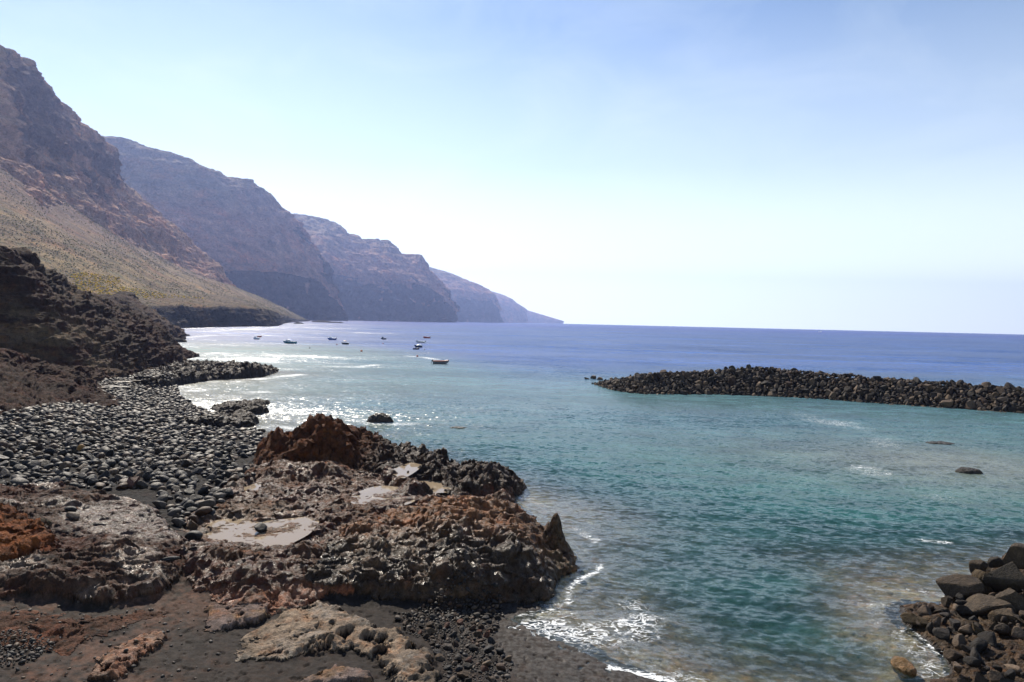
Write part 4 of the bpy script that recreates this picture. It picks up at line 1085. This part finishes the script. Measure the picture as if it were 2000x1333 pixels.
# stones strewn in the swash
SW = xy([(770, 1196, .4), (830, 1205, .35), (965, 1188, .2), (975, 1215, .1), (960, 1250, .12), (1000, 1300, .12), (985, 1345, .2), (870, 1345, .3), (862, 1290, .3), (830, 1250, .35), (795, 1235, .4)])
sw = darts(SW, 700, .035, .22, .9, 14000)
sw.sort(key=lambda c: -c[2])
rest = []
zz_ = terrain(np.array([c[0] for c in sw]), np.array([c[1] for c in sw]))[0]
for k, (x, y, s) in enumerate(sw):
    z = zz_[k]
    if k < 70:
        red_ = k % 11 == 3
        o = put((COBS if k % 2 else BLKS)[k % 14], (x, y, z + s * .2), s, 'swash_stone', .4, None, MAT_REDS if red_ else None)
        tag(o, 'small reddish stone in the wet gravel between tan shelf and waves' if red_ else 'small black stone in the wet gravel between tan shelf and waves', 'stone', 'reddish stones in the swash gravel' if red_ else 'black stones in the swash gravel')
    else:
        rest.append(((x, y, z + s * .1), s))
for x, y, s in darts(xy([(890, 1170, .25), (975, 1172, .15), (985, 1200, .1), (900, 1212, .25), (800, 1210, .38), (790, 1200, .4)]), 260, .05, .14, .8, 6000):
    rest.append(((x, y, float(terrain(np.array([x]), np.array([y]))[0][0]) + .02), s))
for x, y, s in darts(xy([(-40, 1240, 1.4), (90, 1255, 1.25), (110, 1270, 1.2), (60, 1300, 1.25), (-40, 1320, 1.4)]), 260, .03, .13, .9, 6000):
    rest.append(((x, y, float(terrain(np.array([x]), np.array([y]))[0][0]) + .02), s))
for x, y, s in darts(xy([(-40, 1195, 1.4), (350, 1180, 1.0), (440, 1240, .8), (430, 1345, .85), (-40, 1345, 1.4)]), 170, .018, .085, 5.0, 5000):
    rest.append(((x, y, float(terrain(np.array([x]), np.array([y]))[0][0]) + .01), s))
merge_stones('gravel', CP3, rest, MAT_COBV, 'wet black gravel strewn over the dark sand', 'gravel')

# ------------------------------------------------------------------ tide pools
m = M('tide_pool_water')
co = m.n('ShaderNodeTexCoord').outputs['Object']
pn = m.bump(m.noise(co, 3, 2), .01, .5)
murk = m.n('ShaderNodeMixShader', {0: .72, 1: m.n('ShaderNodeBsdfTransparent', {'Color': (.85, .8, .68, 1)}).outputs[0], 2: m.n('ShaderNodeBsdfDiffuse', {'Color': (.4, .31, .21, 1)}).outputs[0]}).outputs[0]
MAT_POOL = m.done(m.n('ShaderNodeMixShader', {0: m.n('ShaderNodeFresnel', {'IOR': 1.33, 'Normal': pn}).outputs[0], 1: murk, 2: m.n('ShaderNodeBsdfGlossy', {'Roughness': .04, 'Normal': pn}).outputs[0]}).outputs[0])
def pool(pts, z, label):
    P_ = np.array([at_z(px, py, z) for px, py in pts])
    c_ = P_.mean(0)
    P_ = c_ + (P_ - c_) * (1 + .35 / np.linalg.norm(P_ - c_, axis=1))[:, None]
    P_ = catmull(np.concatenate([P_, P_[:1]]), 60)[:-1]
    n_ = len(P_)
    V = np.concatenate([P_, (P_ - c_) * .94 + c_ - np.array([0, 0, .3])]) - c_
    V = np.concatenate([P_ - c_, [[0, 0, 0]]])
    tri = np.array([[k, (k + 1) % n_, n_] for k in range(n_)])
    a_, b_, d_ = V[tri[0]]
    if np.cross(b_ - a_, d_ - a_)[2] < 0: tri = tri[:, ::-1]
    me_o = mesh_np('tide_pool', V, tri, MAT_POOL, smooth=False)
    me_o.location = c_
    return tag(me_o, label, 'pool')
for pts_, zp, lb in POOLS:
    pool(pts_, zp, lb)

# ------------------------------------------------------------------ water
cols = np.concatenate([np.arange(-1400, -60, 26), np.arange(-60, 2060, 2.6), np.arange(2060, 3500, 26)])
d1 = 17.0 * np.exp(np.arange(0, math.log(320 / 17.0), .0058))
d2 = 320 * np.exp(np.arange(.012, math.log(13200 / 320), .03))
dw = np.concatenate([d1, d2, [13250]])
PW, DW = np.meshgrid(cols, dw)
WX = ((PW - 1000) / FPX * DW).ravel(); WY = DW.ravel()
wz = np.zeros(WX.shape)
r_ = np.random.default_rng(3)
for k in range(46):
    lam = .38 * (9 ** (k / 45.0))
    th = math.radians(-129) + r_.normal(0, .55)
    amp = .0046 * lam ** .35 * r_.uniform(.6, 1.2)
    kk = 2 * math.pi / lam
    ph = r_.uniform(0, 6.28)
    res = WY * .0058
    fade = np.clip(lam / (2.6 * res) - .4, 0, 1)
    dirx, diry = math.cos(th), math.sin(th)
    arg = kk * (dirx * WX + diry * WY) + ph
    wz += amp * fade * (np.sin(arg) + .25 * np.cos(2 * arg))
gustm = fbm(np.stack([WX * .05, WY * .05, WX * 0], 1), 3)
wz *= 1 + .5 * gustm
depth = -np.where(WY < 204, GROUND(WX, np.minimum(WY, 204)), -9.0)
depth = np.where(WY < 150, depth, np.maximum(depth, 0.02 + (WY - 150) * .05))
wz *= .25 + .75 * sstep(depth, 0.0, 1.2)
wn1 = fbm(np.stack([WX * .018, WY * .010, WX * 0], 1), 4); wn2 = fbm(np.stack([WX * .0022, WY * .0009, WX * 0 + 4], 1), 4)
near = C(.013, .055, .048); teal = C(.015, .082, .07); pale = C(.06, .125, .14); blue = C(.01, .048, .19); deep = C(.002, .02, .19)
wc = np.tile(near, (len(WX), 1))
wc = mixc(wc, np.tile(teal, (len(WX), 1)), sstep(WY + wn1 * 10, 30, 46) * .9)
wc = mixc(wc, np.tile(pale, (len(WX), 1)), sstep(WY + wn1 * 30, 52, 105) * .85)
left = sstep(-WX / WY, -.05, .3)
lim = 135 + 130 * left + wn1 * 30
wc = mixc(wc, np.tile(blue, (len(WX), 1)), sstep(WY - lim, -40, 90))
wc = mixc(wc, np.tile(deep, (len(WX), 1)), sstep(WY + wn2 * 900, 400, 2500) * .85)
# sandy shoal on the sheltered side of the breakwater
sh = np.exp(-(((WX - 40) / 17) ** 2 + ((WY - 62) / 12) ** 2)) * sstep(wn1, -.3, .2)
wc = mixc(wc, np.tile(C(.16, .13, .09), (len(WX), 1)), sh * .55)
clear = np.where(WY < 150, (1 - sstep(depth, .1, 1.45)) * .95, 0)
# foam: where waves meet the shore
foam = np.zeros(len(WX))
def foam_line(pts, wdt, amt=1.0):
    global foam
    q = xy([(a_, b_, 0) for a_, b_ in pts])
    d_ = np.full(len(WX), 1e9)
    for k in range(len(q) - 1):
        ax, ay = q[k][:2]; ex, ey = q[k + 1][0] - ax, q[k + 1][1] - ay
        t = np.clip(((WX - ax) * ex + (WY - ay) * ey) / (ex * ex + ey * ey + 1e-9), 0, 1)
        d_ = np.minimum(d_, np.hypot(WX - ax - t * ex, WY - ay - t * ey))
    foam = np.maximum(foam, amt * np.exp(-(d_ / wdt) ** 2))
foam_line([(1180, 1300), (1215, 1310), (1260, 1320), (1310, 1330)], .22, 1.15)
foam_line([(1130, 1275), (1155, 1288), (1180, 1300)], .14, .9)
foam_line([(950, 1215), (1010, 1228), (1050, 1218), (1090, 1215)], .7, 1.05)
foam_line([(1000, 1262), (1040, 1248), (1090, 1240), (1150, 1235), (1210, 1225), (1250, 1215), (1240, 1190)], 1.2, .9)
foam_line([(1120, 1262), (1200, 1250), (1280, 1240)], .7, .7)
foam_line([(985, 1200), (1060, 1195), (1120, 1200)], .5, .8)
foam_line([(1110, 1178), (1112, 1150), (1135, 1130), (1168, 1116), (1172, 1104)], .22, 1.0)
foam_line([(1120, 1030), (1140, 1040), (1165, 1058)], .5, .75)
foam_line([(940, 1285), (985, 1270), (1030, 1262)], .3, .9)
foam_line([(700, 822), (740, 828), (800, 828)], 1.6, .85)
foam_line([(345, 752), (385, 770), (430, 775), (520, 765)], 3.0, .75)
foam_line([(390, 792), (430, 815), (500, 812), (540, 800)], 1.6, .8)
foam_line([(500, 838), (540, 832), (580, 838)], 1.2, .8)
foam_line([(380, 745), (460, 746), (540, 737), (585, 732)], 2.2, .9)
foam_line([(370, 702), (420, 690), (500, 700), (550, 712)], 4.0, .7)
foam_line([(360, 660), (420, 655), (480, 655), (580, 656)], 7.0, .9)
foam_line([(400, 648), (470, 644), (545, 641)], 9.0, .8)
foam_line([(800, 696), (825, 698), (850, 702)], 2.2, .95)
foam_line([(640, 716), (700, 718), (740, 712)], 2.6, .8)
foam_line([(620, 708), (680, 711)], 2.0, .6)
foam_line([(1560, 808), (1620, 822), (1680, 838)], 5.0, .44)
foam_line([(1600, 835), (1700, 850), (1760, 880)], 4.0, .36)
foam_line([(1690, 915), (1740, 940), (1880, 985), (1900, 1000)], 2.4, .42)
foam_line([(1800, 1055), (1850, 1060)], .4, .8)
foam_line([(1770, 1215), (1800, 1240), (1840, 1280)], .25, .8)
shf = (1 - sstep(np.abs(depth - .12), .0, .28)) * .42 * (WY < 200)
foam = np.maximum(foam, shf)
m = M('sea_water')
co = m.n('ShaderNodeTexCoord').outputs['Object']
def wmap(rz, sx, sy):
    return m.n('ShaderNodeMapping', {'Vector': co, 'Rotation': (0, 0, rz), 'Scale': (sx, sy, 1)}).outputs[0]
R1 = math.radians(39)
def slope(vec, scale, detail, amt):
    nn = m.n('ShaderNodeTexNoise', {'Vector': vec, 'Scale': scale, 'Detail': detail, 'Roughness': .6, 'Distortion': .3}).outputs[1]
    c_ = m.n('ShaderNodeVectorMath', {0: nn, 1: (.5, .5, .5)}, operation='SUBTRACT').outputs[0]
    return m.n('ShaderNodeVectorMath', {0: c_, 1: (amt, amt, 0)}, operation='MULTIPLY').outputs[0]
def vadd(a_, b_): return m.n('ShaderNodeVectorMath', {0: a_, 1: b_}, operation='ADD').outputs[0]
sl_ = vadd(slope(wmap(R1, .55, 1.0), 3.3, 4, 1.3), slope(wmap(R1 - .5, .5, 1.0), .6, 3, .4))
sl_ = vadd(sl_, slope(wmap(R1 + .3, .5, 1.0), .05, 4, .6))
sl_ = vadd(sl_, slope(wmap(.1, .35, 1.0), .012, 3, .5))
geo = m.n('ShaderNodeNewGeometry').outputs['Normal']
bmp = m.n('ShaderNodeVectorMath', {0: vadd(geo, sl_)}, operation='NORMALIZE').outputs[0]
foamA = m.math('MULTIPLY', m.attr('foam'), m.rng(m.noise(wmap(R1, .4, 1.0), .16, 4, .6, .5), .36, .6, .35, 1.25))
fn = m.noise(wmap(R1, .6, 1.0), 2.6, 7, .68, 1.4)
fv = m.n('ShaderNodeTexVoronoi', {'Vector': m.mix(.25, wmap(R1, .7, 1.2), m.n('ShaderNodeTexNoise', {'Vector': co, 'Scale': 2.0}).outputs[1]), 'Scale': 4.2}, feature='DISTANCE_TO_EDGE').outputs['Distance']
fl = m.math('ABSOLUTE', m.math('SUBTRACT', m.noise(wmap(R1, .7, 1.1), 2.2, 5, .6, 1.2), .5))
lace = m.math('ADD', m.rng(fl, 0.0, .07, .95, 0.0), m.rng(fn, .5, .75, 0.0, .9))
fm = m.rng(m.math('MULTIPLY', foamA, m.math('ADD', lace, m.rng(foamA, .7, 1.0, 0.0, .3))), .28, .66)
wv = m.math('MULTIPLY', m.rng(m.noise(wmap(R1, .5, 1.0), .35, 4, .65), .3, .7, .62, 1.4), m.rng(m.noise(wmap(.15, .3, 1.0), .03, 5, .65), .3, .7, .66, 1.38))
wv = m.math('MULTIPLY', wv, m.rng(m.noise(wmap(.1, .25, 1.0), .006, 3, .6), .3, .7, .75, 1.25))
base = m.mix(1.0, m.attr('Col', 'Color'), m.n('ShaderNodeCombineColor', {0: wv, 1: wv, 2: wv}).outputs[0], 'MULTIPLY')
fr = m.n('ShaderNodeFresnel', {'IOR': 1.33, 'Normal': bmp}).outputs[0]
frw = m.math('MINIMUM', m.math('MULTIPLY', fr, .85), .25)      # rough sea never mirrors fully at grazing angles
gl = m.n('ShaderNodeBsdfGlossy', {'Color': (1, 1, 1, 1), 'Roughness': .2, 'Normal': bmp}).outputs[0]
wat = m.n('ShaderNodeMixShader', {0: frw, 1: m.n('ShaderNodeBsdfDiffuse', {'Color': base, 'Normal': bmp}).outputs[0], 2: gl}).outputs[0]
tr = m.n('ShaderNodeBsdfTransparent', {'Color': (.82, .9, .86, 1)}).outputs[0]
thin = m.n('ShaderNodeMixShader', {0: frw, 1: tr, 2: gl}).outputs[0]
w2 = m.n('ShaderNodeMixShader', {0: m.attr('clear'), 1: wat, 2: thin}).outputs[0]
fo = m.bsdf(Base_Color=(.78, .8, .8, 1), Roughness=.8, Normal=m.bump(fn, .08, 1.0))
MAT_SEA = m.done(m.n('ShaderNodeMixShader', {0: fm, 1: w2, 2: fo}).outputs[0])
FW = grid_faces(*PW.shape)
dep_f = depth[FW].max(1)
v, fq, at = sub_mesh(np.stack([WX, WY, wz], 1), FW, dep_f > -.35, {'Col': wc, 'clear': clear, 'foam': foam})
tag(mesh_np('sea', v, fq, MAT_SEA, attrs=at), 'teal to deep blue sea filling the bay', 'sea', kind='structure')

# ------------------------------------------------------------------ boats and buoys
def paint_mat(name, c, rough=.4):
    m = M(name)
    co = m.n('ShaderNodeTexCoord').outputs['Object']
    v = m.rng(m.noise(co, 3.0, 5, .6), .3, .7, .82, 1.12)
    return m.done(m.bsdf(Base_Color=m.mix(1.0, col4(c), m.n('ShaderNodeCombineColor', {0: v, 1: v, 2: v}).outputs[0], 'MULTIPLY'), Roughness=rough))
PM = {k: paint_mat(k + '_paint', c) for k, c in dict(white=(.85, .85, .83), blue=(.03, .12, .42), navy=(.02, .035, .09), red=(.4, .05, .03), orange=(.62, .16, .05), grey=(.14, .15, .17), dark=(.03, .035, .04), teal=(.05, .2, .25), wood=(.2, .12, .06), black=(.015, .015, .015), yellow=(.7, .4, .05)).items()}
def hull_mesh(L, B, H, bow=.5, inner=True):
    ns, nc = 22, 13
    V = []
    for i in range(ns):
        t = i / (ns - 1)
        x = (t - .5) * L
        w = B / 2 * (min(1, (.72 + .9 * t)) if t < .32 else (1 - max(0, (t - .45) / .55) ** 2.2))
        w = max(w, .012)
        sheer = H * (1 + bow * max(0, t - .3) ** 2 * 1.6)
        keel = -.18 * H + .9 * H * max(0, (t - .72) / .28) ** 2
        for j in range(nc):
            a_ = (j / (nc - 1) - .5) * 2
            s_ = abs(a_)
            prof = 1 - (1 - s_) ** 1.9
            V.append((x, w * math.copysign(min(1, (s_ * 1.35)) ** .8, a_), keel + (sheer - keel) * s_ ** 1.9))
    nout = len(V)
    Fq = list(grid_faces(ns, nc))
    # inner skin and floor
    V2 = []
    for i in range(ns):
        for j in range(nc):
            x, y, z = V[i * nc + j]
            top = V[i * nc][2]
            V2.append((x * .97, y * .9, z + (top - z) * .12 + (.1 * H if j not in (0, nc - 1) else 0)))
    V += V2
    for q in grid_faces(ns, nc): Fq.append([nout + q[0], nout + q[3], nout + q[2], nout + q[1]])
    for i in range(ns - 1):
        for j in (0, nc - 1):
            Fq.append([i * nc + j, (i + 1) * nc + j, nout + (i + 1) * nc + j, nout + i * nc + j])
    for j in range(nc - 1):
        Fq.append([j, nout + j, nout + j + 1, j + 1])
        k = (ns - 1) * nc
        Fq.append([k + j, k + j + 1, nout + k + j + 1, nout + k + j])
    rim = np.array([[V[i * nc], V[i * nc + nc - 1]] for i in range(ns)])
    return np.array(V), np.array(Fq), rim
def tube(pts, r, n=6):
    pts = np.array(pts, float)
    V, Fq = [], []
    tg = np.gradient(pts, axis=0); tg /= np.linalg.norm(tg, axis=1)[:, None] + 1e-9
    for p_, t in zip(pts, tg):
        u = np.cross(t, [0.1, .2, 1]); u /= np.linalg.norm(u) + 1e-9; w = np.cross(t, u)
        for k in range(n):
            an = k / n * 6.2832
            V.append(p_ + r * (math.cos(an) * u + math.sin(an) * w))
    for i in range(len(pts) - 1):
        for k in range(n):
            Fq.append([i * n + k, i * n + (k + 1) % n, (i + 1) * n + (k + 1) % n, (i + 1) * n + k])
    return np.array(V), np.array(Fq)
def rbox(x0, x1, y0, y1, z0, z1, inset=.15, topscale=(.8, .85)):
    """box with chamfered, drawn-in top"""
    cx_, cy_ = (x0 + x1) / 2, (y0 + y1) / 2
    V = []
    for z, sx, sy in ((z0, 1, 1), (z0 + (z1 - z0) * .7, (1 + topscale[0]) / 2, (1 + topscale[1]) / 2), (z1, topscale[0], topscale[1])):
        for (a_, b_) in ((x0, y0), (x1, y0), (x1, y1), (x0, y1)):
            V.append((cx_ + (a_ - cx_) * sx, cy_ + (b_ - cy_) * sy, z))
    Fq = [[3, 2, 1, 0], [8, 9, 10, 11]]
    for l in (0, 4):
        for k in range(4): Fq.append([l + k, l + (k + 1) % 4, l + 4 + (k + 1) % 4, l + 4 + k])
    return np.array(V), np.array(Fq)
def boat(name, px, py, L, B, H, face, hull, label, rimc=None, cover=None, cabin=None, engine=False, bench=True, bow=.5, cat='boat', canopy=None):
    p_ = at_z(px, py, 0)
    root = empty(name, (p_[0], p_[1], .02), (0 if face > 0 else math.pi) + random.uniform(-.15, .15))
    tag(root, label, cat, 'small boats moored in the bay')
    V, Fq, rim = hull_mesh(L, B, H, bow)
    mesh_np('hull', V, Fq, PM[hull], root)
    if rimc:
        path = np.concatenate([rim[:, 0], rim[::-1, 1]])
        v, f_ = tube(path, (.11 if rimc == 'orange' else .06) * max(1, L / 4)); mesh_np('gunwale', v, f_, PM[rimc], root)
    if bench:
        for t in (-.18, .12):
            v, f_ = rbox(t * L - .12, t * L + .12, -B * .42, B * .42, H * .62, H * .72, topscale=(1, 1)); mesh_np('bench', v, f_, PM['wood'], root, smooth=False)
    if cabin:
        v, f_ = rbox(-.02 * L, .3 * L, -B * .34, B * .34, H * .7, H * 1.0 + .75, topscale=(.6, .8))
        o = mesh_np('cabin', v, f_, PM[cabin], root, smooth=False)
        v, f_ = rbox(.05 * L, .24 * L, -B * .315, B * .315, H + .2, H + .5, topscale=(.82, .94)); mesh_np('window', v, f_, PM['dark'], o, smooth=False)
    if cover:
        ns = 12
        V2 = []
        for i in range(ns):
            t = i / (ns - 1)
            x = (-.46 + .8 * t) * L
            hh = H * 1.02 + .55 * math.sin(math.pi * min(1, .12 + t * .95)) ** .8
            for j in range(7):
                a_ = (j / 6 - .5) * 2
                V2.append((x, a_ * B * .5 * (1 - max(0, t - .6) * .8), H * .92 + (hh - H * .92) * (1 - a_ * a_)))
        mesh_np('cover', V2, grid_faces(ns, 7), PM[cover], root)
    if canopy:
        c1 = []
        for i in range(8):
            t = i / 7
            for j in range(5):
                a_ = (j / 4 - .5) * 2
                c1.append(((-.2 + .42 * t) * L, a_ * B * .42, H + 1.0 - .35 * (1 - t) ** 2 - .25 * t ** 3 + .12 * (1 - a_ * a_)))
        c1 = np.array(c1)
        q = np.concatenate([c1, c1 - [0, 0, .06]]); g1 = grid_faces(8, 5)
        mesh_np('canopy', q, np.concatenate([g1, g1[:, ::-1] + 40]), PM[canopy], root)
        for sx in (-.15, .18):
            for sy in (-1, 1):
                v, f_ = tube([(sx * L, sy * B * .4, H * .8), (sx * L, sy * B * .4, H + .8)], .025); mesh_np('canopy_pole', v, f_, PM['grey'], root)
    if engine:
        e = mesh_np('outboard_motor', *rbox(-.5 * L - .42, -.5 * L - .02, -.17, .17, H * .8, H * .8 + .55, topscale=(.7, .8)), PM['black'], root, smooth=False)
        v, f_ = tube([(-.5 * L - .2, 0, H * .9), (-.5 * L - .42, 0, H * .3), (-.5 * L - .6, 0, -.05)], .07); mesh_np('motor_leg', v, f_, PM['black'], e)
    return root
boat('rowing_boat', 861, 711, 4.3, 1.6, .75, 1, 'grey', 'grey rowing boat with orange gunwale and a raised black outboard motor', rimc='orange', engine=True, bow=.35)
boat('motor_boat', 566, 671.5, 5.9, 2.2, .95, -1, 'teal', 'long white and teal motorboat under a bright blue canopy', rimc='white', canopy='blue', cabin='white', bench=False)
boat('cabin_boat', 648, 664.5, 4.5, 1.9, .95, -1, 'blue', 'small blue hulled boat with a white cabin near the bow', rimc='white', cabin='white', engine=True, bench=False)
boat('orange_topped_boat', 674, 673, 3.3, 1.5, .7, -1, 'dark', 'small dark boat with an orange top amidships', rimc='white', canopy='yellow', bench=True)
boat('dark_boat', 749, 663.5, 3.1, 1.5, .8, -1, 'navy', 'tiny navy blue boat with a dark cabin, alone beyond the orange buoy', rimc='white', cabin='dark', bench=False)
boat('red_boat', 833, 661, 4.5, 1.6, .8, -1, 'red', 'low red boat, farthest of the cluster of four', rimc='red', engine=True)
boat('white_boat', 821, 670, 5.0, 1.8, .8, -1, 'white', 'long white open boat with an outboard in the cluster of four', rimc='white', engine=True, bow=.9)
boat('covered_boat', 817, 679, 3.4, 1.6, .8, -1, 'navy', 'dark hulled boat under a whitish tarpaulin in the cluster of four', cover='white', bench=False)
boat('dinghy', 813, 683, 2.7, 1.3, .5, 1, 'navy', 'low dark dinghy, nearest of the cluster of four', rimc='dark')
boat('white_boat', 501, 663.5, 3.4, 1.6, .8, -1, 'white', 'small white boat close to the rocky shore, in front of the red dinghy', rimc='white', cabin='white', bench=False)
boat('red_dinghy', 507, 659, 2.5, 1.3, .6, 1, 'red', 'tiny red dinghy by the surf line near the rocky shore', rimc='red', bench=True)
boat('distant_boat', 1602, 649, 14, 5, 2.2, 1, 'white', 'tiny distant boat alone far out on the blue sea', cabin='white', bench=False)
def buoy(px, py, r, c, label):
    p_ = at_z(px, py, 0)
    root = empty('buoy', (p_[0], p_[1], 0)); tag(root, label, 'buoy', 'mooring buoys in the bay')
    mesh_np('float', I3v * r + np.array([0, 0, r * .45]), I3f, PM[c], root)
    v, f_ = tube([(0, 0, r * 1.2), (0, 0, r * 1.9)], r * .16); mesh_np('ring', v, f_, PM['dark'], root)
buoy(706, 687, .42, 'orange', 'bright orange buoy alone in open water between the boats and the rocks')
buoy(815, 697, .36, 'red', 'small red buoy in a patch of white foam')
buoy(748, 672, .32, 'red', 'tiny red buoy just this side of the navy boat')
buoy(829, 684, .32, 'white', 'small white buoy beside the dark dinghy')
buoy(605, 681, .28, 'black', 'small black buoy this side of the blue canopied boat')
buoy(658, 674, .28, 'red', 'tiny red buoy beside the orange topped boat')

# ------------------------------------------------------------------ haze: one box of air round the whole scene
m = M('haze_air')
vol = m.n('ShaderNodeVolumePrincipled', {'Color': (.38, .51, 1.0, 1), 'Density': 7.8e-5, 'Anisotropy': .5})
m.set(m.out.inputs['Volume'], vol)
X1, Y0_, Y1_, ZB, ZT = 13500, -280, 13400, -14, 980
hv = [(-X1, Y0_, ZB), (X1, Y0_, ZB), (X1, Y1_, ZB), (-X1, Y1_, ZB), (-X1, Y0_, ZT), (X1, Y0_, ZT), (X1, Y1_, ZT), (-X1, Y1_, ZT)]
tag(mesh_np('haze', hv, [[3, 2, 1, 0], [4, 5, 6, 7], [0, 1, 5, 4], [1, 2, 6, 5], [2, 3, 7, 6], [3, 0, 4, 7]], m.m, smooth=False), kind='stuff')
